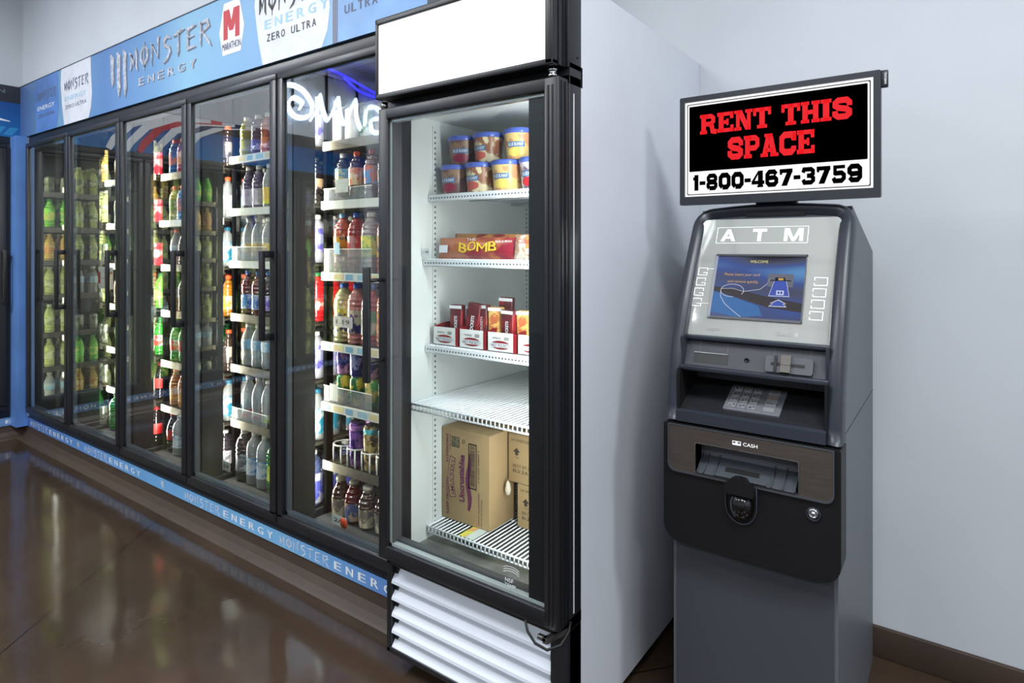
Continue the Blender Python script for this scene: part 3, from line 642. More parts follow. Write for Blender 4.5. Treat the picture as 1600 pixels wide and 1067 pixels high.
# interior fittings
IL, IR = XL + .030, XR - .045
q = MB(); q.box(IL, IR, 1.393, 2.22, .352, .358); part('floor_pan', q, mat('floor_pan_steel', (140, 142, 136), .35, metal=.5, var=.2, scale=20), fz)
for y in (1.50, 2.03):
    q = MB(); q.box(IL, IL + .004, y - .010, y + .010, .38, 1.70)
    for i in range(74): z = .40 + i * .0175; q.box(IL + .0035, IL + .0046, y - .003, y + .003, z, z + .007, 1)
    part('pilaster', q, [M_inner, mat('slot_grey', (86, 90, 92), .6)], fz)
def wire_shelf(z, y0, lab=None, n=44):
    q = MB(); x0, x1, y1 = IL + .006, IR - .006, 2.19
    q.tube([(x0, y0, z), (x1, y0, z)], .0035, 6); q.tube([(x0, y0, z - .018), (x1, y0, z - .018)], .003, 6)
    for y in (y0 + .20, y0 + .45, y1): q.tube([(x0, y, z - .004), (x1, y, z - .004)], .003, 6)
    for x in (x0, x1): q.tube([(x, y0, z), (x, y1, z)], .0035, 6)
    for i in range(n):
        x = x0 + (i + .5) * (x1 - x0) / n
        q.tube([(x, y1, z + .002), (x, y0 - .002, z + .002), (x, y0 - .003, z - .018)], .0026, 5)
    return part('wire_shelf', q, M_white, fz)
def lip_shelf(z, y0):
    s_ = wire_shelf(z, y0)
    q = MB(); q.box(IL + .004, IR - .004, y0 - .006, y0 - .003, z - .017, z + .002)
    for i in range(46):
        x = IL + .012 + i * .0120; q.box(x, x + .005, y0 - .0066, y0 - .006, z - .011, z - .006, 1)
    part('shelf_lip', q, [M_white, mat('slot_grey', (86, 90, 92), .6)], s_)
lip_shelf(1.470, 1.475); lip_shelf(1.262, 1.45); lip_shelf(.985, 1.46); wire_shelf(.812, 1.39, n=36); wire_shelf(.402, 1.462, n=36)
# lamps of the freezer
area('freezer_lamp', (XR - .075, 1.352, 1.06), (R(90), 0, R(28)), .035, 1.2, 10.0, (1, 1, .98))
# --- stock in the freezer
M_lid = mat('tub_lid_blue', (84, 108, 196), .3, coat=.3)
tubm = {'choc': (mat('tub_brown', (112, 82, 84), .35, col2=(150, 120, 96), scale=22), (150, 36, 70)),
        'cook': (mat('tub_cream', (226, 214, 176), .35, col2=(150, 100, 74), scale=34), (196, 96, 84)),
        'gold': (mat('tub_yellow', (232, 200, 130), .35, col2=(206, 150, 110), scale=26), (240, 214, 110)),
        'cher': (mat('tub_white', (226, 218, 220), .35, col2=(120, 100, 120), scale=24), (196, 40, 50))}
def tub(x, y, z, kind, label, turn=0):
    t = thing('ice_cream_tub', (x, y, z), label, 'ice cream', 'ice cream tubs on the top freezer shelf'); t.rotation_euler.z = turn
    part('tub', MB().lathe([(.040, 0), (.041, .002), (.0485, .084), (.0485, .086)], n=28), tubm[kind][0], t, False)
    part('lid', MB().lathe([(.0495, .078), (.051, .080), (.051, .092), (.048, .094), (.045, .092), (0, .092)], n=28), M_lid, t, False)
    q = MB(); P = lambda u, v, w=0: ((.0412 + .0075 * v / .084 + w) * math.sin(u), -(.0412 + .0075 * v / .084 + w) * math.cos(u), v)
    for i in range(10):   # brand band and flavour blob wrapped on the tub
        a, b = -.62 + i * .124, -.62 + (i + 1) * .124
        q.add([P(a, .036, .0006), P(b, .036, .0006), P(b, .052, .0006), P(a, .052, .0006)], [(0, 1, 2, 3)], 0)
        h = .018 * math.sqrt(max(0, 1 - ((a + b) / 2 / .66) ** 2))
        q.add([P(a, .022 - h * .8, .0005), P(b, .022 - h * .8, .0005), P(b, .022 + h * .7, .0005), P(a, .022 + h * .7, .0005)], [(0, 1, 2, 3)], 1)
    vs, fs = text_geo('BLUE BUNNY', .02)
    q.add([P(-.55 + a * 1.1, .039 + b * .010, .0012) for a, b in vs], fs, 2)
    part('label', q, [mat('tub_band_blue', (70, 120, 170), .4), mat('tub_blob_' + kind, tubm[kind][1], .4), M_ink_w], t, False)
ZT = 1.475
for i, (x, kd, wd) in enumerate(((-1.337, 'choc', 'brown chocolate'), (-1.232, 'cook', 'cream cookie-dough'), (-1.127, 'gold', 'yellow'), (-1.022, 'cher', 'white cherry'), (-.917, 'cook', 'cream'))):
    tub(x, 1.535, ZT, kd, '%s ice cream tub, bottom layer of the top freezer shelf, %s from left' % (wd, ('first', 'second', 'third', 'fourth', 'fifth')[i]), (.05, -.1, .12, .15, 0)[i])
for i, (x, kd, wd) in enumerate(((-1.322, 'choc', 'brown caramel'), (-1.215, 'cook', 'pale cookie'), (-1.095, 'gold', 'peach and yellow'), (-.98, 'cher', 'white'))):
    tub(x, 1.555, ZT + .095, kd, '%s ice cream tub, upper layer of the top freezer shelf, %s from left' % (wd, ('first', 'second', 'third', 'fourth')[i]), (.5, -.2, .35, .1)[i])
# pillow packs
def pillow(L_, H, D, nx=14, nz=6):
    q = MB(); vs = []; fs = []
    for side in (-1, 1):
        for i in range(nx + 1):
            for j in range(nz + 1):
                u, v = i / nx, j / nz; t = (max(0, 4 * u * (1 - u)) ** .35) * (max(0, 4 * v * (1 - v)) ** .5)
                vs.append((u * L_ - L_ / 2, side * (D / 2 * t + .0006) + .002 * math.sin(9 * u + 3 * v), v * H))
    n = (nx + 1) * (nz + 1)
    for s_ in (0, 1):
        for i in range(nx):
            for j in range(nz):
                a = s_ * n + i * (nz + 1) + j; f = (a, a + nz + 1, a + nz + 2, a + 1); fs.append(f if s_ == 0 else f[::-1])
    q.add(vs, fs, 0, True); return q
def pack(x, y, z, L_, H, D, m_, label, rot=(0, 0, 0), group=None, prints=None, name='burrito_pack', cat='frozen food'):
    t = thing(name, (x, y, z), label, cat, group); t.rotation_euler = rot
    part('wrapper', pillow(L_, H, D), m_, t, False)
    if prints: q = MB(); ms = prints(q, Fr((-L_ / 2, -D / 2 - .001, 0))); part('print', q, ms, t, False)
    return t
M_rw = mat('red_wrapper', (140, 34, 50), .28, coat=.4, col2=(180, 104, 66), scale=7); M_yel = mat('yellow_print', (236, 206, 60), .4)
M_bw = mat('brown_wrapper', (150, 96, 60), .28, coat=.4, col2=(196, 160, 90), scale=14)
def bomb(q, F_):
    x = .10
    for ch, w_ in (('B', .030), ('O', .032), ('M', .040), ('B', .030)):
        put_text(q, F_, ch, x, .022, x + w_, .050, .001, 0, .05, fn=lambda u, v: (u, v + .004 * math.sin(u * 90))); x += w_ + .004
    put_text(q, F_, 'THE', .13, .056, .165, .063, .001, 1, .02); q.rects(F_, .02, .018, .055, .042, .0012, 1)
    put_text(q, F_, 'BEEF & BEAN', .24, .050, .30, .056, .0005, 1, .02)
    return [M_yel, M_ink_w]
ZB = 1.266
pack(-1.225, 1.50, ZB, .30, .068, .045, M_rw, 'long red burrito pack with big yellow BOMB lettering on the second freezer shelf', (R(-6), 0, .03), None, bomb)
pack(-1.205, 1.545, ZB + .012, .30, .068, .04, mat('dark_red_wrapper', (120, 34, 44), .3, coat=.3, col2=(170, 120, 60), scale=12), 'second red wrapped burrito pack leaning behind the yellow lettered one', (R(-4), .02, -.02))
pack(-1.00, 1.50, ZB, .16, .075, .05, mat('sandwich_film', (190, 150, 120), .22, coat=.5, col2=(226, 216, 200), scale=30), 'clear wrapped sandwich pack with orange corner beside the long red burrito pack', (R(-8), 0, -.05), None,
     lambda q, F_: (q.rects(F_, .06, .03, .11, .07, .001, 0), put_text(q, F_, 'Classic', .03, .045, .09, .06, .0015, 1, .02), q.rects(F_, .105, .012, .145, .038, .001, 2), [mat('orange_print', (220, 130, 70), .4), M_red, M_ink_w])[-1], 'sandwich_pack')
pack(-.88, 1.52, ZB, .13, .07, .05, M_bw, 'brown wrapped burrito pack at the right end of the second freezer shelf', (R(-6), 0, .05))
# sleeve trays with white and red boxes
M_bred = mat('carton_red', (140, 30, 36), .45, var=.1, scale=10); M_bw2 = mat('carton_white', (222, 222, 220), .5)
def hp_logo(q, F_, u, v, w_, h, k=0):
    q.flat(F_, [(u + w_ / 2 + w_ / 2 * math.cos(t * math.pi / 12) , v + h / 2 + h / 2 * math.sin(t * math.pi / 12)) for t in range(24)], .0006 + k, 0)
    q.rects(F_, u + .02 * w_, v + .22 * h, u + .98 * w_, v + .72 * h, .0009 + k, 1); put_text(q, F_, 'HOT POCKETS', u + .05 * w_, v + .28 * h, u + .95 * w_, v + .66 * h, .0013 + k, 2, .03)
ZH = .99
names = ('first', 'second', 'third', 'fourth', 'fifth')
for i in range(4):
    x = -1.385 + .004 + i * .112; t = thing('snack_tray', (x, 1.475, ZH), 'white and red cardboard snack tray, %s from left on the third freezer shelf' % names[i], 'box', 'snack trays on the third freezer shelf')
    q = MB(); q.box(0, .107, 0, .002, 0, .058); q.box(0, .107, .16, .162, 0, .062, 1); q.box(0, .107, 0, .162, 0, .002, 1)
    q.prism([(0, 0), (.162, 0), (.162, .07), (.05, .066), (0, .058)], 0, .0016, 'x', 1); q.prism([(0, 0), (.162, 0), (.162, .07), (.05, .066), (0, .058)], .1054, .107, 'x', 1)
    q.box(.096, .1072, -.001, 0, 0, .0585, 1); part('tray', q, [M_bw2, M_bred], t, False)
    q = MB(); hp_logo(q, Fr((0, 0, 0)), .012, .008, .074, .026); put_text(q, Fr((0, 0, 0)), 'PEPPERONI', .02, .038, .05, .044, .0005, 3, .01); q.rects(Fr((0, 0, 0)), .062, .036, .08, .046, .0005, 3)
    part('print', q, [M_bred, M_ink_w, mat('logo_dark', (60, 20, 24), .5), mat('print_grey', (150, 150, 150), .5)], t, False)
slv = {'red': mat('sleeve_red', (146, 34, 42), .4, col2=(90, 30, 34), scale=12), 'pizza': mat('sleeve_pizza', (206, 150, 84), .4, col2=(236, 196, 120), scale=26), 'dark': mat('sleeve_dark', (92, 44, 46), .4, col2=(150, 50, 50), scale=20)}
def sleeve(x, y, h, kind, rot, label, top=True):
    t = thing('snack_sleeve', (x, y, ZH + .003), label, 'frozen food', 'snack sleeves standing in the trays'); t.rotation_euler = rot
    q = MB(); q.box(-.024, .024, -.012, .012, 0, h, bev=.004); part('sleeve', q, slv[kind], t, False)
    q = MB(); FS = Fr((-.024, -.012, 0))
    if kind != 'pizza':
        vs, fs = text_geo('HOT POCKETS', .03)
        q.add([FS(.031 - b * .012, .012 + a * (h * .62), .0006) for a, b in vs], fs, 0); q.rects(FS, .004, h * .05, .012, h * .3, .0004, 1)
    else: q.flat(FS, [(.024 + .018 * math.cos(t_ * .52), h * .62 + .03 * math.sin(t_ * .52)) for t_ in range(12)], .0005, 2); q.rects(FS, .004, .006, .044, h * .3, .0004, 1)
    if top: q.rects(FS, .0, h - .012, .048, h - .002, .0007, 0)
    part('print', q, [M_ink_w, mat('sleeve_orange', (214, 140, 60), .4), mat('pizza_top', (200, 110, 70), .5, col2=(238, 190, 110), scale=60)], t, False)
sleeve(-1.315, 1.52, .125, 'red', (0, 0, .06), 'red snack sleeve standing alone in the first snack tray')
sleeve(-1.290, 1.57, .12, 'dark', (0, 0, -.1), 'dark snack sleeve behind the red one in the first snack tray')
sleeve(-1.258, 1.52, .135, 'red', (0, .14, .1), 'tall red snack sleeve leaning right in the second snack tray', False)
sleeve(-1.212, 1.53, .13, 'dark', (0, -.04, -.2), 'dark silver-edged snack sleeve in the second snack tray')
sleeve(-1.165, 1.53, .125, 'pizza', (0, 0, .1), 'snack sleeve with a big golden pizza picture in the third snack tray')
sleeve(-1.110, 1.52, .12, 'red', (0, .02, -.1), 'red snack sleeve at the right side of the third snack tray')
sleeve(-1.180, 1.60, .15, 'dark', (0, .03, .2), 'tall dark snack sleeve standing at the back of the third snack tray')
sleeve(-1.055, 1.53, .12, 'pizza', (0, -.03, 0), 'orange pizza picture sleeve in the fourth snack tray')
sleeve(-1.005, 1.54, .12, 'red', (0, .03, .1), 'red snack sleeve in the fourth snack tray')
# cardboard cartons
M_card = mat('cardboard', (168, 142, 102), .75, var=.08, scale=4, bump=.1); M_pur = mat('purple_print', (104, 44, 78), .7); M_tape = mat('carton_edge', (96, 78, 60), .8)
t = thing('cardboard_carton', (-1.295, 1.605, .406), 'large brown frozen sandwich carton with purple logo on the bottom freezer shelf', 'carton')
q = MB(); X0, X1, Y0, Y1, ZZ0, ZZ1 = -1.396, -1.195, 1.534, 1.677, .407, .708
q.box(X0, X1, Y0, Y1, ZZ0, ZZ1, bev=.003); q.box(X0 + .002, X1 - .002, Y0 + .07, Y0 + .073, ZZ1, ZZ1 + .001, 1); part('carton', q, [M_card, M_tape], t)
FC0 = Fr((X0, Y0, ZZ0)); FC = lambda u, v, w=0: FC0(u * .85, v * .85, w)
Wc, Hc = X1 - X0, ZZ1 - ZZ0
def rtext(q, F_, s_, u, v0, v1, h, m_=0, b=.02, w=.0008, arc=0, flip=1):   # writing that runs up the face
    vs, fs = text_geo(s_, b); q.add([F_(u - bb * h + arc * math.sin(a * math.pi), v0 + a * (v1 - v0), w) for a, bb in vs], fs, m_)
q = MB()
rtext(q, FC, 'KEEP FROZEN', .036, .02, .16, .013); rtext(q, FC, '5150002860', .034, .22, .33, .012); rtext(q, FC, '720 2/15', .046, .27, .33, .006)
q.stroke(FC, [(.058 - .012 * math.sin(a * math.pi / 10), .09 + a * .0155) for a in range(11)], .030, .0006, 0); q.stroke(FC, [(.058 - .012 * math.sin(a * math.pi / 10), .093 + a * .0149) for a in range(11)], .025, .0009, 1)
rtext(q, FC, "SMUCKER'S", .069, .10, .235, .018, 0, .01, .0012, -.012)
rtext(q, FC, 'Uncrustables', .118, .082, .262, .028, 0, .04, .0012, -.004)
q.stroke(FC, [(.136 + .006 * math.sin(a), .055 + a * .024) for a in range(10)], .020, .0006, 0, [.6, .8, 1, 1, 1, 1, 1, .9, .7, .3])
q.rects(FC, .05, .285, .09, .325, .0006, 2); q.rects(FC, .053, .288, .087, .322, .0008, 3)
q.stroke(FC, [(.110 + .006 * math.cos(a * .7), .312 + .007 * math.sin(a * .7)) for a in range(10)], .002, .0006, 2)
for (a, b_, c_, d_) in ((.135, .14, .175, .146), (.135, .306, .175, .312), (.135, .14, .139, .312), (.171, .14, .175, .312)): q.rects(FC, a, b_, c_, d_, .0006, 2)
v = .15; random.seed(3)
while v < .302: w_ = random.choice((.001, .0016, .0026)); q.rects(FC, .143, v, .167, v + w_, .0008, 2); v += w_ + random.choice((.0012, .002))
rtext(q, FC, '0 51500 02860 1', .187, .17, .29, .006, 2); rtext(q, FC, 'Smucker Snacks', .150, .20, .24, .001, 0)
rtext(q, FC, '72/2.8 OZ (79g) SANDWICHES', .190, .012, .13, .007, 0, .01); rtext(q, FC, 'NET WT 12.6 LB (5.71kg)', .203, .012, .11, .007, 0, .01)
part('print', q, [M_pur, M_card, mat('carton_ink', (60, 50, 42), .7), mat('stamp_print', (120, 112, 84), .7, col2=(84, 84, 60), scale=90)], t)
def small_carton(x0, x1, y0, y1, z0, z1, label):
    t = thing('cardboard_carton', ((x0 + x1) / 2, (y0 + y1) / 2, z0), label, 'carton'); q = MB(); q.box(x0, x1, y0, y1, z0, z1, bev=.003); part('carton', q, M_card, t)
    q = MB(); F_ = Fr((x0, y0, z0)); h = z1 - z0
    put_text(q, F_, '24 WEDGES MIN', .012, h - .022, .12, h - .014, .0006, 0, .01)
    q.flat(F_, [(.020, h - .056), (.034, h - .042), (.048, h - .056), (.040, h - .056), (.040, h - .066), (.028, h - .066), (.028, h - .056)], .0006, 0); put_text(q, F_, 'THIS', .026, h - .076, .042, h - .070, .0006, 0)
    for k_, s_ in enumerate(('BEST BY AUG', 'B22662')): put_text(q, F_, s_, .02, h * .32 - k_ * .016, .11, h * .32 + .010 - k_ * .016, .0006, 0, .0)
    part('print', q, mat('carton_ink', (60, 50, 42), .7), t)
small_carton(-1.150, -.88, 1.62, 1.86, .407, .545, 'lower of two small brown cartons beside the large carton in the freezer')
small_carton(-1.186, -.90, 1.62, 1.86, .546, .701, 'upper of two small brown cartons beside the large carton in the freezer')
q = MB(); F_ = Fr((0, Y1, 0)); q.add([(X1 + .0008, 1.61, .50), (X1 + .0008, 1.70, .50), (X1 + .0008, 1.70, .55), (X1 + .0008, 1.61, .55)], [(0, 1, 2, 3)]); 
q = MB(); q.lathe([(.0, -.02), (.008, -.015), (.011, 0), (.007, .02), (0, .03)], (-1.172, 1.60, .527), 10); solo('plastic_bag', q, mat('clear_bag', (206, 196, 176), .2, coat=.6), 'small crumpled clear plastic bag tucked between the freezer cartons', 'bag')
q = MB(); q.box(-1.262, -1.238, 1.464, 1.534, .4065, .408); q.box(-1.237, -1.205, 1.464, 1.534, .4065, .408, 1); solo('shelf_tag', q, [mat('tag_yellow', (214, 208, 90), .5, col2=(226, 160, 110), scale=40), mat('tag_pale', (196, 206, 200), .5)], 'yellow and white price tag lying on the bottom freezer shelf', 'price tag')
q = MB(); q.box(-1.392, -1.36, 1.437, 1.438, 1.275, 1.30); put_text(q, Fr((0, 1.437, 0)), '1.99', -1.388, 1.284, -1.366, 1.292, .0006, 1, .01); solo('price_card', q, [M_ink_w, M_silk], 'small white price card at the left end of the second freezer shelf', 'price tag')
# ------------------------------------------------------------------ cash machine
M_atm = mat('atm_dark_plastic', (44, 48, 58), .36, spec=.45, bump=.04, scale=500)
M_atmb = mat('atm_black_plastic', (18, 18, 20), .5, spec=.3, bump=.06, scale=600)
M_atmc = mat('atm_cabinet_grey', (88, 92, 99), .42, spec=.45, bump=.05, scale=500)
M_atmf = mat('atm_reader_face', (62, 65, 71), .45, spec=.4)
atm = thing('cash_machine', (-.415, 1.9, 0), 'dark grey cash machine with a lit screen and keypad against the wall', 'ATM')
AX0, AX1 = -.62, -.21
q = MB(); q.prism([(1.571, 0), (1.571, .856), (1.702, .857), (1.702, 1.22), (1.775, 1.375), (1.80, 1.409), (2.262, 1.290), (2.262, 0)], -.604, -.226, 'x')
SP = [(1.571, 0), (1.571, .857), (1.60, .92), (1.66, 1.12), (1.775, 1.375), (1.80, 1.409), (2.262, 1.290), (2.262, 0)]
q.prism(SP, -.6087, -.604, 'x'); q.prism(SP, -.226, -.2213, 'x')
part('cabinet', q, M_atmc, atm)
q = MB(); q.box(-.2215, -.2208, 1.60, 2.262, .851, .8535); q.box(-.600, -.2302, 1.5685, 1.571, .006, .548, 1); part('seams', q, [M_blackd, M_atmf], atm)
def atm_y(z):
    T_ = [(.55, 1.530), (.72, 1.534), (.85, 1.538), (.93, 1.546), (1.01, 1.560), (1.08, 1.582), (1.15, 1.613), (1.25, 1.668), (1.36, 1.735), (1.39, 1.755), (1.43, 1.785)]
    for (a, b), (c_, d_) in zip(T_, T_[1:]):
        if z <= c_: return b + (d_ - b) * (z - a) / (c_ - a)
    return T_[-1][1]
# surround: swept along an upside-down U
path = []
for i in range(15): z = .858 + (1.365 - .858) * i / 14; path.append((AX0, z, -1, 0))
for i in range(1, 7): a = R(180 - 15 * i); path.append((AX0 + .05 + .05 * math.cos(a), 1.365 + .05 * math.sin(a), math.cos(a), math.sin(a)))
for i in range(1, 12): path.append((AX0 + .05 + (AX1 - AX0 - .1) * i / 12, 1.415 + .009 * math.sin(math.pi * i / 12), 0, 1))
for i in range(0, 7): a = R(90 - 15 * i); path.append((AX1 - .05 + .05 * math.cos(a), 1.365 + .05 * math.sin(a), math.cos(a), math.sin(a)))
for i in range(1, 15): z = 1.365 - (1.365 - .858) * i / 14; path.append((AX1, z, 1, 0))
sec = [(-.034, .060), (-.034, .012), (-.030, .006), (-.020, .002), (-.010, .0), (-.004, .003), (0, .012), (.0, .06)]
q = MB(); vs = []; fs = []; k = len(sec)
for (x, z, nx_, nz_) in path:
    yb = atm_y(z)
    for (o, dy) in sec: vs.append((x + nx_ * o, yb + dy, z + nz_ * o))
for i in range(len(path) - 1):
    for j in range(k - 1): fs.append((i * k + j, i * k + j + 1, (i + 1) * k + j + 1, (i + 1) * k + j))
q.add(vs, fs, 0, True); q.f.append(list(range(k))); q.m.append(0); q.s.append(False); n_ = (len(path) - 1) * k; q.f.append([n_ + j for j in range(k)][::-1]); q.m.append(0); q.s.append(False)
part('surround', q, M_atm, atm)
q = MB()   # grey chamfer strips between surround and cabinet
for i in range(14):
    z0 = .862 + i * .036; z1 = z0 + .036
    for X, s_ in ((AX1, -1), (AX0, 1)):
        q.add([(X, atm_y(z0) + .06, z0), (X + s_ * .0113, atm_y(z0) + .085, z0), (X + s_ * .0113, atm_y(z1) + .085, z1), (X, atm_y(z1) + .06, z1)], [(0, 1, 2, 3)])
part('side_trim', q, M_atmc, atm)
# tilted screen panel
up = Vector((0, .145, .308)); FP = Fr((-.415, 1.612, 1.072), (1, 0, 0), up)   # v 0..0.340
PH = .340; PW = .176
m = mat('mirror_grey_panel', (222, 226, 222), .04, metal=.56, spec=.8)
pol = roundrect(-PW, PW, 0, PH, [.002, .002, .014, .014], 4)
q = MB(); q.flat(FP, pol, .002); q.add([FP(u, v, .002) for u, v in pol] + [FP(u, v, -.02) for u, v in pol], [(i, (i + 1) % len(pol), len(pol) + (i + 1) % len(pol), len(pol) + i) for i in range(len(pol))])
pn = part('screen_panel', q, m, atm)
def lit(name, col, e): return glow(name, col, e)
M_wl = mat('panel_white_ink', (246, 248, 250), .4, emit=.35)  # plain white print, given a weak glow of its own to look brighter
q = MB()
a0, z0_, z1_ = -.120, .272, .309
for P_ in ([(0, 0), (.010, 0), (.0245, 1), (.0155, 1)], [(.030, 0), (.040, 0), (.0245, 1), (.0155, 1)], [(.009, .22), (.031, .22), (.029, .40), (.011, .40)]): q.flat(FP, [(a0 + x, z0_ + y * (z1_ - z0_)) for x, y in P_], .003)
q.rects(FP, -.036, .300, .000, .309, .003); q.rects(FP, -.0228, .272, -.0132, .309, .003)
a0 = .044
for P_ in ([(0, 0), (.0085, 0), (.0085, 1), (0, 1)], [(.0375, 0), (.046, 0), (.046, 1), (.0375, 1)], [(.0, 1), (.012, 1), (.0265, 0), (.0195, 0)], [(.034, 1), (.046, 1), (.0265, 0), (.0195, 0)]): q.flat(FP, [(a0 + x, z0_ + y * (z1_ - z0_)) for x, y in P_], .003)
for (a, b_, c_, d_) in ((-.132, .266, .102, .2672), (-.132, .3138, .102, .315), (-.132, .266, -.1306, .315), (.1006, .266, .102, .315)): q.rects(FP, a, b_, c_, d_, .003, 0)
part('sign_lettering', q, M_wl, pn, label='white letters reading ATM in a thin frame')
q = MB(); put_text(q, FP, 'CARD', .050, .014, .085, .022, .003, 0, .01); q.rects(FP, .092, .013, .100, .023, .003, 0); put_text(q, FP, 'RECEIPT', -.120, .014, -.085, .021, .003, 0, .01); part('small_print', q, mat('faint_print', (168, 170, 168), .5), pn)
# screen
SU0, SU1, SV0, SV1 = -.124, .106, .048, .232
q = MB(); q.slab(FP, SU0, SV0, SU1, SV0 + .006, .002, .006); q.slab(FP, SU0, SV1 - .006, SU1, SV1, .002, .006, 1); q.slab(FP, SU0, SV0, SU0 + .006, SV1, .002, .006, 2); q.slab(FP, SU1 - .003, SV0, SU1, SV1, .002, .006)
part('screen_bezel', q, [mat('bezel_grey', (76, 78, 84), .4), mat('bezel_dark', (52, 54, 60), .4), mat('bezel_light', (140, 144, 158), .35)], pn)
ms = bpy.data.materials.new('screen_picture'); ms.use_nodes = True; nt = ms.node_tree; b = nt.nodes['Principled BSDF']
tc = nt.nodes.new('ShaderNodeTexCoord'); mp = nt.nodes.new('ShaderNodeMapping'); mp.inputs['Rotation'].default_value = (0, R(-24), 0); mp.inputs['Scale'].default_value = (3.4, 4, 11); mp.inputs['Location'].default_value = (.3, .2, .5)
no = nt.nodes.new('ShaderNodeTexNoise'); no.inputs['Scale'].default_value = 1.25; no.inputs['Detail'].default_value = .5; cr = nt.nodes.new('ShaderNodeValToRGB')
nt.links.new(tc.outputs['Object'], mp.inputs[0]); nt.links.new(mp.outputs[0], no.inputs['Vector']); nt.links.new(no.outputs['Fac'], cr.inputs[0])
e = cr.color_ramp.elements; e[0].position = .32; e[0].color = rgb((40, 38, 46)); e[1].position = .72; e[1].color = rgb((104, 160, 216))
x_ = e.new(.46); x_.color = rgb((84, 88, 112)); x_ = e.new(.57); x_.color = rgb((72, 94, 160))
nt.links.new(cr.outputs[0], b.inputs['Emission Color']); b.inputs['Emission Strength'].default_value = .75; b.inputs['Base Color'].default_value = rgb((20, 22, 30)); b.inputs['Roughness'].default_value = .12
q = MB(); q.rects(FP, SU0 + .006, SV0 + .006, SU1 - .003, SV1 - .006, .0025); scr = part('screen', q, ms, pn)
q = MB(); w_ = .0032
q.flat(FP, [(-.118, .138), (-.06, .134), (.0, .118), (.103, .100), (.103, .076), (.02, .086), (-.06, .11), (-.118, .126)], w_ - .0004, 6); q.flat(FP, [(-.118, .124), (-.06, .108), (.0, .088), (.012, .062), (-.05, .0545), (-.118, .066)], w_ - .0003, 7)
put_text(q, FP, 'WELCOME', -.033, .208, .012, .2155, w_, 0, .01); put_text(q, FP, 'Please insert your card', -.095, .168, -.005, .178, w_, 1, 0); put_text(q, FP, 'and remove quickly.', -.085, .148, -.006, .158, w_, 1, 0)
q.stroke(FP, [(-.07 + .030 * math.cos(a * .42 - .6), .128 + .018 * math.sin(a * .42 - .6)) for a in range(14)], .0012, w_, 2)
q.stroke(FP, [(-.10, .128), (-.098, .110), (-.085, .09), (-.06, .07), (-.04, .056)], .0012, w_, 2); q.stroke(FP, [(-.10, .132), (-.07, .134), (-.04, .126), (-.0, .134), (.016, .15), (.022, .164)], .0010, w_, 2)
q.flat(FP, roundrect(.016, .078, .142, .178, .004, 3), w_, 3); q.rects(FP, .022, .158, .072, .161, w_ + .0004, 4); q.rects(FP, .034, .156, .058, .168, w_ + .0005, 4)
q.flat(FP, [(.022, .116), (.072, .116), (.062, .158), (.032, .158)], w_ + .0006, 2); q.flat(FP, [(.0235, .1175), (.0705, .1175), (.061, .158), (.033, .158)], w_ + .0008, 5); q.rects(FP, .040, .120, .058, .132, w_ + .001, 2); q.rects(FP, .043, .1225, .048, .1295, w_ + .0012, 5); q.rects(FP, .050, .1225, .055, .1295, w_ + .0012, 5)
q.rects(FP, .042, .160, .054, .166, w_ + .0011, 1)
AR = [(.024, .088), (.068, .088), (.060, .0965), (.067, .0965), (.047, .108), (.027, .0965), (.034, .0965)]
q.flat(FP, AR, w_ + .0006, 2); q.flat(FP, [(.047 + (a - .047) * .84, .0965 + (b_ - .0965) * .80) for a, b_ in AR], w_ + .0008, 5)
part('screen_graphics', q, [lit('screen_cream', (230, 224, 150), .9), lit('screen_gold', (214, 170, 100), .9), lit('screen_white', (214, 222, 240), .9), lit('screen_grey', (120, 124, 140), .7), lit('screen_dark', (44, 42, 50), .4), lit('screen_blue', (70, 90, 180), .9), lit('screen_band', (62, 58, 62), .9), lit('screen_sky', (70, 122, 186), .75)], scr)
def key_out(u, v, left):
    q = MB(); a, b_ = .024, .021
    if left: P = [(u + a * .98, v + b_ * .62), (u + a, v + b_), (u, v + b_), (u, v), (u + a, v), (u + a, v + b_ * .35), (u + a * .55, v + b_ * .35)]
    else: P = [(u, v + b_ * .62), (u, v + b_), (u + a * 1.2, v + b_), (u + a * 1.2, v), (u, v), (u, v + b_ * .3)]
    q.stroke(FP, P, .0018, .003); part('function_key', q, M_wl, pn)
for i in range(4): key_out(-.167 - i * .0015, .170 - i * .030, True); key_out(.124 - i * .0015 + .002, .150 - i * .030, False)
q = MB(); q.rects(FP, -.142, .1885, -.125, .1895, .003); q.rects(FP, -.146, .088, -.126, .0888, .003); part('key_lines', q, M_wl, pn)
# strip below the screen panel, reader face, recess and tray
q = MB(); q.box(AX0 + .030, AX1 - .030, 1.590, 1.625, 1.062, 1.073, bev=.002); q.box(AX0 + .030, AX1 - .030, 1.560, 1.62, .986, .998, bev=.002)
q.box(AX0 + .030, AX0 + .038, 1.575, 1.62, .99, 1.07); q.box(AX1 - .038, AX1 - .030, 1.575, 1.62, .99, 1.07)
part('reader_trim', q, M_atm, atm)
rup = Vector((0, .030, .068)); FR_ = Fr((-.415, 1.578, .998), (1, 0, 0), rup)
q = MB(); q.slab(FR_, -.172, 0, .172, .072, -.02, .0); 
rf = part('reader_face', q, M_atmf, atm)
q = MB()
for u in (-.132, -.062, .050, .132): q = MB(); q.rects(FR_, u, .036 if u < 0 else .045, u + .001, .070, .0005, 0); part('groove_line', q, mat('groove', (96, 98, 106), .4), rf)
q = MB()
for s_, a, b_ in (('RECEIPT', -.118, -.080), ('AUDIO JACK', -.045, .030), ('CARD', .078, .100)): put_text(q, FR_, s_, a, .058, b_, .064, .0006, 0, .0)
part('reader_legend', q, mat('emboss', (48, 50, 54), .5), rf)
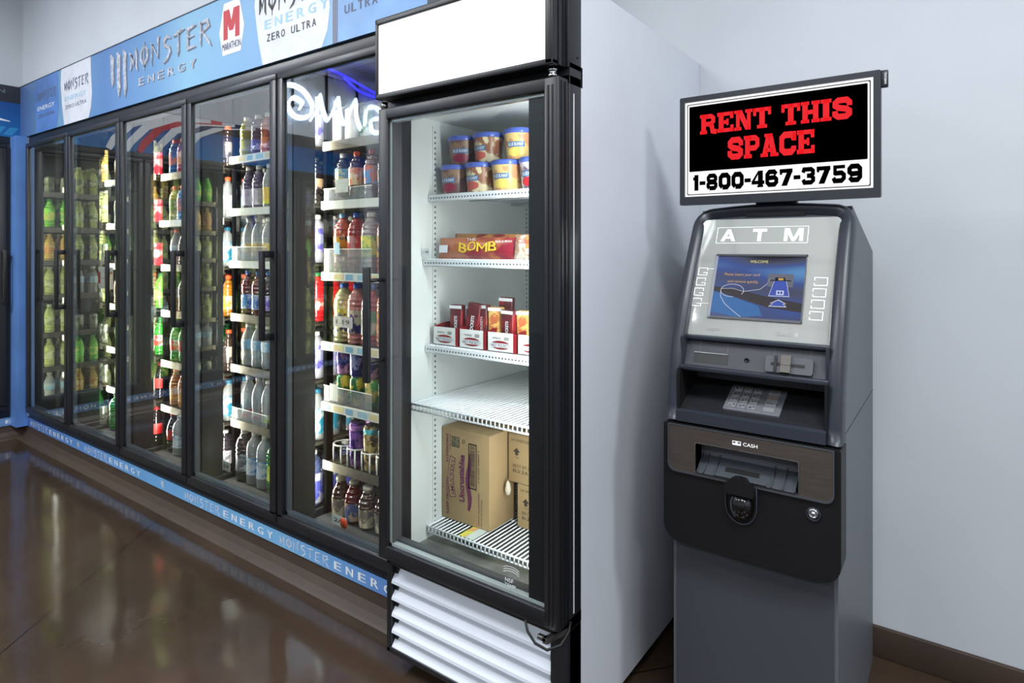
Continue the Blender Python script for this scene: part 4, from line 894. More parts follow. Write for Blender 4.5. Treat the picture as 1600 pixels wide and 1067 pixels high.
q = MB(); q.slab(FR_, -.145, .008, -.058, .034, -.004, .0008, 0); q.slab(FR_, -.145, .033, -.058, .035, 0, .003, 1); part('receipt_slot', q, [mat('slot_dark', (34, 36, 38), .4), M_steel], rf)
q = MB(); q.lathe([(.006, 0), (.006, -.003), (.004, -.003), (.004, -.0015), (0, -.0015)], FR_(-.012, .026), 14, axis='y'); part('audio_jack', q, M_blackd, rf)
q = MB()
pol = roundrect(.034, .140, .002, .042, .006, 3); q.flat(FR_, pol, .008, 0); n_ = len(pol); q.add([FR_(u, v, .008) for u, v in pol] + [FR_(u, v, 0) for u, v in pol], [(i, (i + 1) % n_, n_ + (i + 1) % n_, n_ + i) for i in range(n_)], 1)
q.rects(FR_, .046, .018, .122, .026, .0085, 1); q.slab(FR_, .054, .004, .060, .042, .008, .012, 1); q.slab(FR_, .070, .002, .092, .044, .008, .016, 2); q.rects(FR_, .070, .019, .094, .021, .0165, 3)
part('card_reader', q, [mat('reader_grey', (74, 76, 82), .4), M_blackd, mat('reader_throat', (104, 100, 96), .35, metal=.4), M_chrome], rf)
# recess: side cheeks, back wall with speaker holes, roof, tray
q = MB()
for X in (AX0 + .030, AX1 - .036):
    q.prism([(1.545, .858), (1.548, .99), (1.70, .99), (1.70, .858)], X, X + .006, 'x')
q.box(AX0 + .034, AX1 - .034, 1.565, 1.70, .984, .988)
part('recess_shell', q, M_atmb, atm)
q = MB(); q.box(AX0 + .034, AX1 - .034, 1.682, 1.70, .93, .985); 
for gx in (-.545, -.305):
    for i in range(3):
        for j in range(3): q.lathe([(.0022, 0), (.0022, -.0012)], (gx + i * .011, 1.682, .957 + j * .006), 6, 1, axis='y')
part('speaker_wall', q, [M_atmf, M_blackd], atm)
tr = thing  # (tray plane)
FT = Fr((-.415, 1.548, .886), (1, 0, 0), Vector((0, .134, .061)))   # v 0..0.147
q = MB(); q.slab(FT, -.176, 0, .176, .150, -.03, 0); q.slab(FT, -.150, .02, -.085, .12, 0, .0006, 0); q.slab(FT, .085, .02, .150, .12, 0, .0006, 0)
part('keypad_tray', q, mat('tray_black', (30, 31, 35), .42, bump=.05, scale=300), atm)
q = MB(); q.prism([(1.536, .858), (1.536, .884), (1.548, .888), (1.60, .88), (1.60, .858)], AX0 + .032, AX1 - .032, 'x'); part('tray_lip', q, M_atm, atm)
KU0, KU1, KV0, KV1 = -.066, .068, .022, .126
q = MB(); pol = roundrect(KU0, KU1, KV0, KV1, .005, 3); n_ = len(pol); q.flat(FT, pol, .004); q.add([FT(u, v, .004) for u, v in pol] + [FT(u, v, 0) for u, v in pol], [(i, (i + 1) % n_, n_ + (i + 1) % n_, n_ + i) for i in range(n_)])
M_key = mat('key_metal', (176, 178, 182), .35, metal=.6)
kp = part('keypad', q, mat('keypad_plate', (132, 134, 142), .4, metal=.5), atm)
for r_, row in enumerate((('1', '2', '3', 'C'), ('4', '5', '6', 'E'), ('7', '8', '9', 'K'), ('*', '0', '#', ' '))):
    for c_, ch in enumerate(row):
        a = KU0 + .010 + c_ * .024 + (.012 if c_ == 3 else 0); wd = .0185 if c_ < 3 else .026; v = KV1 - .024 - r_ * .024
        q = MB(); q.slab(FT, a, v, a + wd, v + .016, .004, .0075); FTk = FT
        ko = part('key', q, M_key, kp)
        q = MB()
        if c_ < 3: put_text(q, FT, ch, a + .003, v + .003, a + .003 + (.0035 if ch == '1' else .006), v + .0115 if ch != '*' else v + .008, .0079, 0, .01); q.rects(FT, a + .011, v + .009, a + .0165, v + .012, .0079, 0)
        elif ch == 'E': put_text(q, FT, 'CLEAR', a + .003, v + .006, a + .018, v + .011, .0079, 1, .02)
        elif ch == 'K': put_text(q, FT, 'ENTER', a + .003, v + .006, a + .018, v + .011, .0079, 0, .0)
        elif ch == 'C': put_text(q, FT, 'CANCEL', a + .003, v + .006, a + .020, v + .011, .0079, 0, .0)
        if q.v: part('key_legend', q, [M_ink_k, mat('legend_orange', (220, 150, 40), .4)], ko)
# lower fascia
SO = roundrect(AX0, AX1, .55, .852, [.045, .045, .004, .004], 6); SI = roundrect(-.535, -.297, .739, .812, .004, 6)
q = MB(); q.ring(SO, SI, 1.530, 1.605)
lf = part('lower_fascia', q, M_atmb, atm)
BI = roundrect(-.5352, -.2968, .7392, .8122, .004, 6)
q = MB(); q.ring(roundrect(-.604, -.226, .7365, .849, [.018, .018, .003, .003], 6), BI, 1.5255, 1.531); part('bronze_plate', q, mat('brushed_bronze', (112, 104, 98), .32, metal=.75, var=.07, scale=18, aniso=(1, 1, 12)), lf)
q = MB(); q.ring(roundrect(-.607, -.223, .731, .851, [.02, .02, .003, .003], 6), roundrect(-.604, -.226, .7365, .849, [.018, .018, .003, .003], 6), 1.524, 1.532)
q.ring(roundrect(-.5375, -.2945, .7385, .8145, .005, 6), BI, 1.5245, 1.528, 1); part('plate_rim', q, [M_atmf, M_steel], lf)
q = MB(); q.box(-.54, -.292, 1.60, 1.612, .73, .82); q.box(-.54, -.535, 1.53, 1.61, .735, .815); q.box(-.297, -.292, 1.53, 1.61, .735, .815); part('slot_interior', q, M_blackd, lf)
FF = Fr((-.416, 1.522, .741), (1, 0, 0), Vector((0, .06, .040)))
q = MB(); q.slab(FF, -.114, 0, .114, .072, -.004, 0)
for u in (-.114, -.098, -.072, .06, .086, .112): q.slab(FF, u, 0, u + .0018, .070, 0, .005)
q.slab(FF, -.05, .02, .03, .032, 0, .0015, 1); q.slab(FF, -.07, .0, .05, .008, 0, .004)
part('cash_shutter', q, [mat('smoked_plastic', (66, 70, 76), .25, coat=.3), M_atmb], lf)
FX = Fr((0, 1.53, 0))
q = MB(); put_text(q, FX, 'CASH', -.419, .8265, -.386, .8345, .0052, 0, .03); q.rects(FX, -.444, .8255, -.424, .8355, .0052, 0); q.rects(FX, -.4425, .8300, -.4365, .834, .0054, 1); q.rects(FX, -.4315, .8300, -.4255, .834, .0054, 1)
part('cash_lettering', q, [M_wl, M_atmf], lf, label='white CASH lettering with a small note symbol')
q = MB(); KC = (-.4248, .694)
ol = [(KC[0] + .036 * math.cos(R(a)), KC[1] - .0 + (.042 if a > 180 else .03) * math.sin(R(a)) + (.024 if a <= 180 else 0) * 0) for a in range(0, 360, 15)]
q.tube([(x, 1.527, z) for x, z in [(KC[0] - .036, .742), (KC[0] - .036, .70)] + [(KC[0] + .036 * math.cos(R(a)), .680 + .043 * math.sin(R(a))) for a in range(180, 361, 15)] + [(KC[0] + .036, .70), (KC[0] + .036, .742)]], .0022, 6)
part('grip_outline', q, M_atm, lf)
q = MB(); n1, n2 = 14, 20; vs = []; fs = []
for i in range(n1 + 1):
    ph = math.pi / 2 * i / n1
    for j in range(n2):
        th = 2 * math.pi * j / n2; s_ = math.sin(th)
        vs.append((KC[0] + .030 * math.sin(ph) * math.cos(th), 1.530 - .026 * math.cos(ph), .684 + (.040 if s_ < 0 else .034) * math.sin(ph) * s_))
for i in range(n1):
    for j in range(n2): fs.append((i * n2 + j, i * n2 + (j + 1) % n2, (i + 1) * n2 + (j + 1) % n2, (i + 1) * n2 + j))
q.add(vs, fs, 0, True); part('card_grip', q, mat('gloss_black', (10, 11, 13), .16, coat=.6), lf)
q = MB(); hood = [(KC[0] + .035 * math.cos(R(a)), .722 + .030 * math.sin(R(a))) for a in range(0, 181, 15)] + [(KC[0] - .034, .712), (KC[0] + .034, .712)]
q.prism(hood, 1.505, 1.53, 'y'); part('grip_hood', q, M_atmb, lf)
q = MB(); q.lathe([(.0155, 0), (.0155, -.003), (.013, -.005), (.0125, -.001)], (-.2655, 1.53, .700), 20, 1, axis='y'); q.lathe([(.011, 0), (.011, -.004), (.008, -.008), (.0075, -.006), (.004, -.006), (.004, -.008), (0, -.008)], (-.2655, 1.529, .703), 18, 0, axis='y'); part('key_lock', q, [M_chrome, M_atm], lf)

# ------------------------------------------------------------------ monitor above the cash machine
MX0, MX1, MZ0, MZ1, MY = -.660, -.154, 1.425, 1.737, 1.75
mon = thing('monitor', (-.407, 1.78, 1.425), 'black flat monitor showing a RENT THIS SPACE advert above the cash machine', 'monitor')
q = MB(); q.ring(roundrect(MX0, MX1, MZ0, MZ1, .004, 3), roundrect(MX0 + .014, MX1 - .016, MZ0 + .024, MZ1 - .015, .001, 3), MY, MY + .02); q.box(MX0 + .003, MX1 - .003, MY + .015, MY + .035, MZ0 + .002, MZ1 - .002); q.box(MX0 + .08, MX1 - .08, MY + .03, MY + .06, MZ0 + .04, MZ1 - .05, bev=.01)
part('housing', q, mat('monitor_bezel', (44, 47, 54), .35), mon)
def scr_m(n, c, e): return glow(n, c, e)
FM = Fr((MX0 + .014, MY + .006, MZ0 + .024)); sw, sh = .476, .273
q = MB(); q.rects(FM, 0, 0, sw, sh, 0); sc_ = part('screen', q, scr_m('advert_white', (255, 255, 255), 1.0), mon)
q = MB()
q.flat(FM, roundrect(.006, sw - .006, .005, sh - .006, .004, 3), .0004, 0); q.flat(FM, roundrect(.0082, sw - .0082, .0072, sh - .0082, .004, 3), .0006, 1)
q.flat(FM, roundrect(.0125, sw - .0125, .072, sh - .013, .002, 2), .0009, 0)
put_slab(q, FM, 'RENT THIS', .044, .177, .430, .233, .0013, 2, space=.5, gap=.04); put_slab(q, FM, 'SPACE', .122, .098, .344, .160, .0013, 2, gap=.04)
put_slab(q, FM, '1-800-467-3759', .024, .017, .452, .062, .0013, 0, gap=.06, fat=1.06)
M_adk = mat('advert_black', (0, 0, 0), .9, spec=.0)
part('advert', q, [M_adk, scr_m('advert_white', (255, 255, 255), 1.0), scr_m('advert_red', (237, 28, 36), 1.0)], sc_, label='red RENT THIS SPACE lettering on black over a phone number')
q = MB(); q.slab(FM, sw - .020, -.016, sw - .006, -.013, -.006, -.0045); part('badge', q, mat('badge_grey', (110, 114, 120), .4), mon)
q = MB(); q.box(-.46, -.354, MY + .05, MY + .07, 1.36, 1.56); q.box(-.48, -.33, MY + .03, MY + .12, 1.388, 1.400); part('stand', q, M_black, mon)
q = MB(); q.box(-.1545, -.139, 1.752, 1.764, 1.693, 1.735, bev=.002)
tg = thing('side_tag', (-.146, 1.758, 1.693), 'small black brand tag sticking out of the right edge of the monitor', 'tag'); part('tag', q, M_black, tg)
q = MB(); vs, fs = text_geo('SAMSUNG', .01); FG = Fr((-.1505, 1.752, 1.70)); q.add([FG(.0085 - b_ * .005, a * .028, .0006) for a, b_ in vs], fs); part('lettering', q, M_ink_w, tg)
# ------------------------------------------------------------------ bottles, cans and packs in the cooler
PROF = {
 'soda': [(.0, .0), (.024, .0), (.030, .004), (.033, .02), (.031, .05), (.033, .09), (.034, .12), (.031, .145), (.020, .175), (.0125, .190), (.0125, .198)],
 'round': [(.0, .0), (.030, .0), (.037, .006), (.038, .03), (.036, .07), (.038, .12), (.038, .150), (.030, .178), (.017, .196), (.014, .202), (.014, .208)],
 'big': [(.0, .0), (.032, .0), (.041, .006), (.042, .05), (.040, .10), (.042, .15), (.042, .175), (.036, .198), (.022, .218), (.0155, .226), (.0155, .232)],
 'jug': [(.0, .0), (.030, .0), (.038, .006), (.039, .04), (.036, .05), (.038, .12), (.038, .14), (.030, .165), (.018, .178), (.018, .186)],
 'glassb': [(.0, .0), (.028, .0), (.034, .005), (.036, .03), (.037, .09), (.034, .11), (.024, .130), (.018, .142), (.0185, .150)],
}
def ridges(m):      # moulded rings and ribs of plastic bottles
    nt = m.node_tree
    if nt.nodes.get('ribs'): return m
    tc = nt.nodes.new('ShaderNodeTexCoord'); w = nt.nodes.new('ShaderNodeTexWave'); w.name = 'ribs'; w.bands_direction = 'Z'; w.inputs['Scale'].default_value = 16; w.inputs['Distortion'].default_value = 1.2; w.inputs['Detail'].default_value = 1
    nt.links.new(tc.outputs['Object'], w.inputs['Vector']); bp = nt.nodes.new('ShaderNodeBump'); bp.inputs['Strength'].default_value = .7; bp.inputs['Distance'].default_value = .005; nt.links.new(w.outputs['Fac'], bp.inputs['Height'])
    for n in nt.nodes:
        if n.type == 'BSDF_PRINCIPLED': nt.links.new(bp.outputs[0], n.inputs['Normal']); nt.links.new(bp.outputs[0], n.inputs['Coat Normal'])
        if n.type == 'BSDF_GLOSSY': nt.links.new(bp.outputs[0], n.inputs['Normal'])
    return m
def liq(name, c, r=.10, coat=.8): return ridges(mat('liquid_' + name, c, r, coat=coat, spec=.8))
M_clear = glass_mat('clear_bottle', (214, 220, 222), 3.0, rough=.04, haze=.24); ridges(M_clear)
def bottle(kind, body, lab, cap, lz=(.05, .13), s=1.0, seg=18, parts=True, caph=.016, capr=None, sy=None):
    """returns (root, joined) prototypes at the origin"""
    pr = [(r * s, z * (sy or s)) for r, z in PROF[kind]]; q = MB().lathe(pr, n=seg)
    def rad(z):
        for (a, b), (c_, d_) in zip(pr, pr[1:]):
            if b <= z <= d_ and d_ > b: return a + (c_ - a) * (z - b) / (d_ - b)
        return pr[-1][0]
    top = pr[-1][1]; cr_ = capr or pr[-1][0] + .003
    lp = [(rad(z) + .0008, z) for z in [lz[0] + (lz[1] - lz[0]) * i / 5 for i in range(6)]]
    ql = MB(); k = len(lp)
    for i in range(seg):
        a, b = 2 * math.pi * i / seg, 2 * math.pi * (i + 1) / seg
        for j in range(k - 1): ql.add([(lp[j][0] * math.cos(a), lp[j][0] * math.sin(a), lp[j][1]), (lp[j][0] * math.cos(b), lp[j][0] * math.sin(b), lp[j][1]), (lp[j + 1][0] * math.cos(b), lp[j + 1][0] * math.sin(b), lp[j + 1][1]), (lp[j + 1][0] * math.cos(a), lp[j + 1][0] * math.sin(a), lp[j + 1][1])], [(0, 1, 2, 3)], 0, True)
    qc = MB().lathe([(cr_, top - .004), (cr_, top + caph - .002), (cr_ - .002, top + caph), (0, top + caph)], n=14)
    return ('bottle', [('bottle_body', q, body), ('label', ql, lab), ('cap', qc, cap)])
def can(m_, r=.033, h=.122, name='drink_can', m2=None):
    q = MB().lathe([(.0, .003), (.024, .0), (.027, 0), (r, .007), (r, h - .012), (r - .006, h - .002)], n=18)
    qt = MB().lathe([(r - .006, h - .002), (r - .005, h), (r - .008, h - .001), (r - .009, h - .005), (0, h - .005)], n=18)
    out = [('can_body', q, m_), ('can_top', qt, M_steel)]
    if m2: out.append(('band', MB().lathe([(r - .004, h - .008), (r + .0005, h - .014), (r + .0005, h - .034), (r, h - .034)], n=18), m2))
    return (name, out)
def boxp(name, w_, d_, h, m_, top=None):
    q = MB().box(-w_ / 2, w_ / 2, -d_ / 2, d_ / 2, 0, h, bev=.003); out = [('carton_body', q, m_)]
    if top: out.append(('carton_top', MB().prism([(-d_ / 2, h), (d_ / 2, h), (.002, h + .025), (-.002, h + .025)], -w_ / 2, w_ / 2, 'x'), top))
    return (name, out)
_PC = {}
def spawn(spec, key, loc, label, cat, group, parts, parent_m=None, rz=0.0, tilt=(0, 0)):
    name, ps = spec
    if parts:
        if (key, 1) not in _PC: _PC[(key, 1)] = [(n, q.mesh(n, m_)) for n, q, m_ in ps]
        t = thing(name, loc, label, cat, group, rz)
        for n, me in _PC[(key, 1)]:
            o = bpy.data.objects.new(n, me); COL.objects.link(o); o.parent = t
        t.rotation_euler = (tilt[0], tilt[1], rz); return t
    if (key, 0) not in _PC:
        J = MB()
        for i, (n, q, m_) in enumerate(ps):
            o = len(J.v); J.v += q.v; J.f += [[o + x for x in f] for f in q.f]; J.m += [i] * len(q.f); J.s += q.s
        _PC[(key, 0)] = J.mesh(name, [m_ for _, _, m_ in ps])
    o = bpy.data.objects.new(name, _PC[(key, 0)]); COL.objects.link(o); o.location = loc; o.rotation_euler = (tilt[0], tilt[1], rz)
    o['label'] = label; o['category'] = cat; o['group'] = group; return o

def lm(n, c, c2, s=30): return mat('label_' + n, c, .35, col2=c2, scale=s, coat=.2)
def cp(n, c): return mat('cap_' + n, c, .35)
cW, cB, cO, cR, cG, cK, cLB, cV = cp('white', (224, 222, 214)), cp('blue', (46, 92, 190)), cp('orange', (232, 96, 50)), cp('red', (178, 34, 36)), cp('green', (40, 120, 66)), cp('black', (24, 24, 26)), cp('light_blue', (120, 170, 210)), cp('silver', (190, 180, 160))
P = {
 'tea_yellow': (bottle('round', liq('tea', (58, 36, 28)), lm('ty', (224, 216, 170), (90, 160, 210), 34), cW, (.07, .145), .96), 'dark tea bottle with yellow label'),
 'punch_orange': (bottle('round', liq('punch', (72, 26, 24)), lm('po', (232, 206, 170), (226, 120, 70), 30), cO, (.07, .145), .98), 'orange-capped punch bottle'),
 'berry': (bottle('round', liq('berry', (92, 26, 44)), lm('be', (214, 96, 60), (70, 140, 200), 24), cR, (.07, .145), .96), 'red-capped berry bottle'),
 'dark_drink': (bottle('round', liq('cola', (26, 18, 20)), lm('dd', (170, 140, 110), (40, 34, 40), 24), cK, (.07, .12), .98), 'black drink bottle'),
 'fruit_orange': (bottle('big', liq('orange', (206, 92, 60)), lm('fo', (226, 160, 40), (50, 50, 90), 26), cLB, (.07, .155), 1.02), 'orange fruit drink bottle'),
 'fruit_red': (bottle('big', liq('red', (176, 50, 54)), lm('fr', (214, 54, 58), (226, 150, 150), 18), cB, (.07, .155), 1.02), 'red fruit drink bottle'),
 'fruit_lemon': (bottle('big', liq('hazy', (150, 130, 130)), lm('fl', (222, 214, 60), (120, 160, 60), 26), cW, (.07, .155), 1.02), 'yellow-labelled fruit drink bottle'),
 'lemonade': (bottle('big', liq('lemonade', (206, 200, 140)), lm('le', (216, 206, 90), (36, 36, 110), 24), cB, (.05, .145), 1.02), 'pale lemonade bottle'),
 'pink_lemonade': (bottle('big', liq('pink', (206, 132, 124)), lm('pl', (214, 190, 170), (40, 36, 110), 24), cB, (.05, .145), 1.02), 'pink lemonade bottle'),
 'strawberry': (bottle('big', liq('straw', (190, 64, 62)), lm('st', (110, 170, 120), (226, 214, 200), 20), cB, (.05, .145), 1.02), 'red strawberry drink bottle'),
 'peach': (bottle('big', liq('peach', (222, 130, 70)), lm('pe', (232, 160, 50), (200, 70, 50), 24), cB, (.05, .145), 1.02), 'orange peach drink bottle'),
 'cans_purple': (can(mat('can_p', (196, 140, 190), .25, metal=.3, col2=(40, 40, 120), scale=30)), 'purple and navy fruit can'),
 'cans_navy': (can(mat('can_n', (44, 50, 130), .25, metal=.3, col2=(170, 170, 210), scale=24)), 'navy fruit drink can'),
 'cans_yellow': (can(mat('can_y', (226, 200, 70), .25, metal=.3, col2=(40, 110, 70), scale=26)), 'yellow and green fruit can'),
 'cans_green': (can(mat('can_g', (80, 170, 90), .25, metal=.3, col2=(230, 200, 120), scale=26)), 'green fruit drink can'),
 'tall_purple': (can(mat('tall_p', (150, 100, 190), .25, metal=.3, col2=(60, 30, 110), scale=26), .035, .185, 'tall_can', mat('tall_pb', (196, 130, 206), .3)), 'tall purple drink can'),
 'tall_gold': (can(mat('tall_g', (206, 180, 110), .25, metal=.4, col2=(90, 60, 40), scale=34), .035, .185, 'tall_can', mat('tall_gb', (90, 196, 206), .3)), 'tall gold and teal drink can'),
 'glass_red': (bottle('glassb', liq('dkred', (104, 22, 26)), lm('gr', (206, 176, 150), (96, 104, 150), 24), cV, (.012, .085), 1.05, caph=.012, capr=.021), 'small red juice bottle with steel lid'),
 'glass_brown': (bottle('glassb', liq('dkbrown', (66, 40, 28)), lm('gb', (206, 190, 160), (120, 112, 104), 24), cV, (.012, .085), 1.05, caph=.012, capr=.021), 'small brown juice bottle with steel lid'),
 'milk': (boxp('milk_carton', .078, .075, .135, mat('milk_white', (236, 228, 220), .45, col2=(226, 206, 200), scale=12), mat('milk_top', (230, 230, 226), .5)), 'white milk carton'),
 'milk_green': (boxp('milk_carton', .078, .075, .135, mat('milk_gr', (226, 230, 214), .45, col2=(90, 140, 80), scale=16), mat('milk_top', (230, 230, 226), .5)), 'white and green carton'),
 'sport_yellow': (bottle('jug', liq('syel', (206, 196, 40)), lm('sy', (206, 196, 170), (214, 206, 60), 20), cW, (.03, .08), 1.0, capr=.02), 'yellow sports drink bottle'),
 'sport_purple': (bottle('jug', liq('spur', (120, 84, 110)), lm('sp', (206, 190, 206), (110, 90, 170), 20), cW, (.03, .08), 1.0, capr=.02), 'mauve sports drink bottle'),
 'sport_orange': (bottle('jug', liq('sor', (224, 110, 60)), lm('so', (214, 190, 170), (224, 120, 60), 20), cW, (.03, .08), 1.0, capr=.02), 'orange sports drink bottle'),
 'white_label': (bottle('soda', liq('violet', (96, 76, 110)), lm('wl', (226, 222, 228), (190, 180, 200), 20), cW, (.02, .10)), 'violet drink bottle with white label'),
 'yellow_label': (bottle('soda', M_clear, lm('yl', (224, 220, 60), (226, 190, 90), 16), cW, (.02, .10)), 'clear bottle with yellow label'),
 'clear_peach': (bottle('soda', M_clear, lm('cpch', (206, 186, 176), (214, 190, 110), 20), cW, (.05, .09)), 'clear water bottle with peach label'),
 'juice_dark': (bottle('round', liq('jdark', (112, 28, 44)), lm('jd', (206, 216, 236), (60, 110, 190), 24), cB, (.03, .10), .96), 'dark red juice bottle with pale label'),
 'juice_black': (bottle('round', liq('jblack', (58, 40, 52)), lm('jb', (214, 206, 236), (110, 80, 180), 24), cB, (.03, .10), .96), 'black grape juice bottle with lilac label'),
 'water': (bottle('soda', M_clear, lm('wa', (150, 196, 224), (214, 226, 232), 22), cW, (.09, .14), 1.05), 'clear water bottle with pale blue label'),
 'spark_pink': (bottle('soda', M_clear, lm('spk', (196, 80, 100), (206, 206, 206), 18), cW, (.02, .055), 1.02), 'clear sparkling bottle with pink base'),
 'spark_green': (bottle('soda', M_clear, lm('spg', (170, 196, 60), (206, 206, 206), 18), cW, (.02, .055), 1.02), 'clear sparkling bottle with green base'),
 'big_clear': (bottle('big', M_clear, lm('bc', (50, 130, 190), (206, 214, 220), 16), cW, (.05, .13)), 'large clear bottle with blue label'),
 'big_dark': (bottle('big', liq('bdark', (50, 44, 52)), lm('bd', (206, 200, 206), (110, 110, 120), 16), cW, (.05, .13)), 'large dark bottle with pale label'),
 'big_green': (bottle('big', liq('bgreen', (50, 140, 50)), lm('bg', (90, 180, 80), (206, 214, 90), 16), cG, (.06, .13)), 'large green bottle'),
 'blue_sport': (bottle('jug', liq('bsp', (40, 120, 190)), lm('bs', (60, 110, 170), (210, 120, 110), 20), cO, (.05, .12), .98), 'blue sports drink bottle'),
 'magenta_sport': (bottle('jug', liq('msp', (170, 40, 90)), lm('msl', (190, 90, 130), (220, 150, 110), 20), cO, (.05, .12), .98), 'magenta sports drink bottle'),
 'yellow_sport': (bottle('jug', liq('ysp', (190, 180, 70)), lm('ysl', (206, 196, 150), (120, 150, 60), 20), cO, (.05, .12), .98), 'yellow sports drink bottle with orange cap'),
 'clear_orange': (bottle('soda', M_clear, lm('cor', (196, 206, 210), (150, 170, 190), 20), cO, (.05, .12), 1.0), 'clear bottle with orange cap'),
 'dark_orange': (bottle('soda', liq('dor', (60, 44, 36)), lm('dol', (170, 160, 150), (70, 60, 60), 24), cO, (.05, .13), 1.0), 'dark bottle with orange cap'),
 'green_soda': (bottle('soda', liq('gsoda', (60, 160, 56)), lm('gs', (220, 230, 220), (200, 60, 50), 18), cG, (.06, .12), 1.05), 'green soda bottle'),
 'lime_soda': (bottle('soda', liq('lsoda', (120, 190, 70)), lm('ls', (90, 190, 80), (226, 230, 120), 18), cG, (.06, .12), 1.05), 'lime soda bottle'),
 'amber': (bottle('soda', liq('amber', (176, 110, 30)), lm('am', (216, 196, 160), (190, 140, 60), 22), cO, (.04, .11), 1.02), 'amber soda bottle'),
 'cola': (bottle('soda', liq('cola', (26, 18, 20)), lm('co', (196, 30, 36), (214, 70, 66), 12), cR, (.07, .13), 1.05), 'cola bottle with red label'),
 'red_pack': (boxp('soda_pack', .085, .09, .13, mat('pack_red', (206, 40, 56), .4, col2=(226, 150, 150), scale=22)), 'red soda carton'),
 'red_bottle': (bottle('big', liq('brred', (196, 28, 34)), lm('rb', (226, 60, 50), (236, 180, 170), 18), cG, (.06, .12)), 'bright red drink bottle with green cap'),
 'white_bottle': (bottle('big', mat('milk_plastic', (160, 158, 170), .35, coat=.3), lm('wb', (150, 150, 190), (80, 72, 160), 22), cW, (.05, .16), .9), 'white dairy bottle with blue label'),
 'blue_jug': (bottle('big', liq('bjug', (70, 80, 120)), lm('bjl', (84, 90, 190), (206, 206, 226), 12), cW, (.02, .15), 1.0), 'blue-labelled water jug'),
 'teal_bottle': (bottle('soda', M_clear, lm('te', (30, 120, 150), (196, 206, 206), 14), cp('teal', (30, 110, 140)), (.03, .14), 1.05), 'teal-labelled water bottle'),
 'gold_beer': (bottle('soda', liq('gold', (206, 170, 84)), lm('gbl', (226, 206, 150), (190, 130, 70), 20), cp('gold', (206, 180, 110)), (.06, .12), 1.0), 'golden bottle'),
 'pale_beer': (bottle('soda', liq('pale', (196, 204, 130)), lm('pb', (206, 210, 170), (120, 130, 80), 20), cp('pale', (206, 206, 170)), (.06, .12), 1.0), 'pale green bottle'),
 'grey_can': (can(mat('can_grey', (160, 166, 150), .25, metal=.5, col2=(90, 96, 84), scale=24)), 'grey drink can'),
 'green_beer': (bottle('soda', liq('gbeer', (50, 120, 50)), lm('gbe', (150, 170, 90), (50, 90, 50), 20), cG, (.06, .12), 1.0), 'green beer bottle'),
 'green_bag': (bottle('big', liq('gbag', (50, 170, 60)), lm('gba', (90, 190, 90), (40, 120, 50), 14), cG, (.05, .14), 1.05), 'bright green bottle'),
}
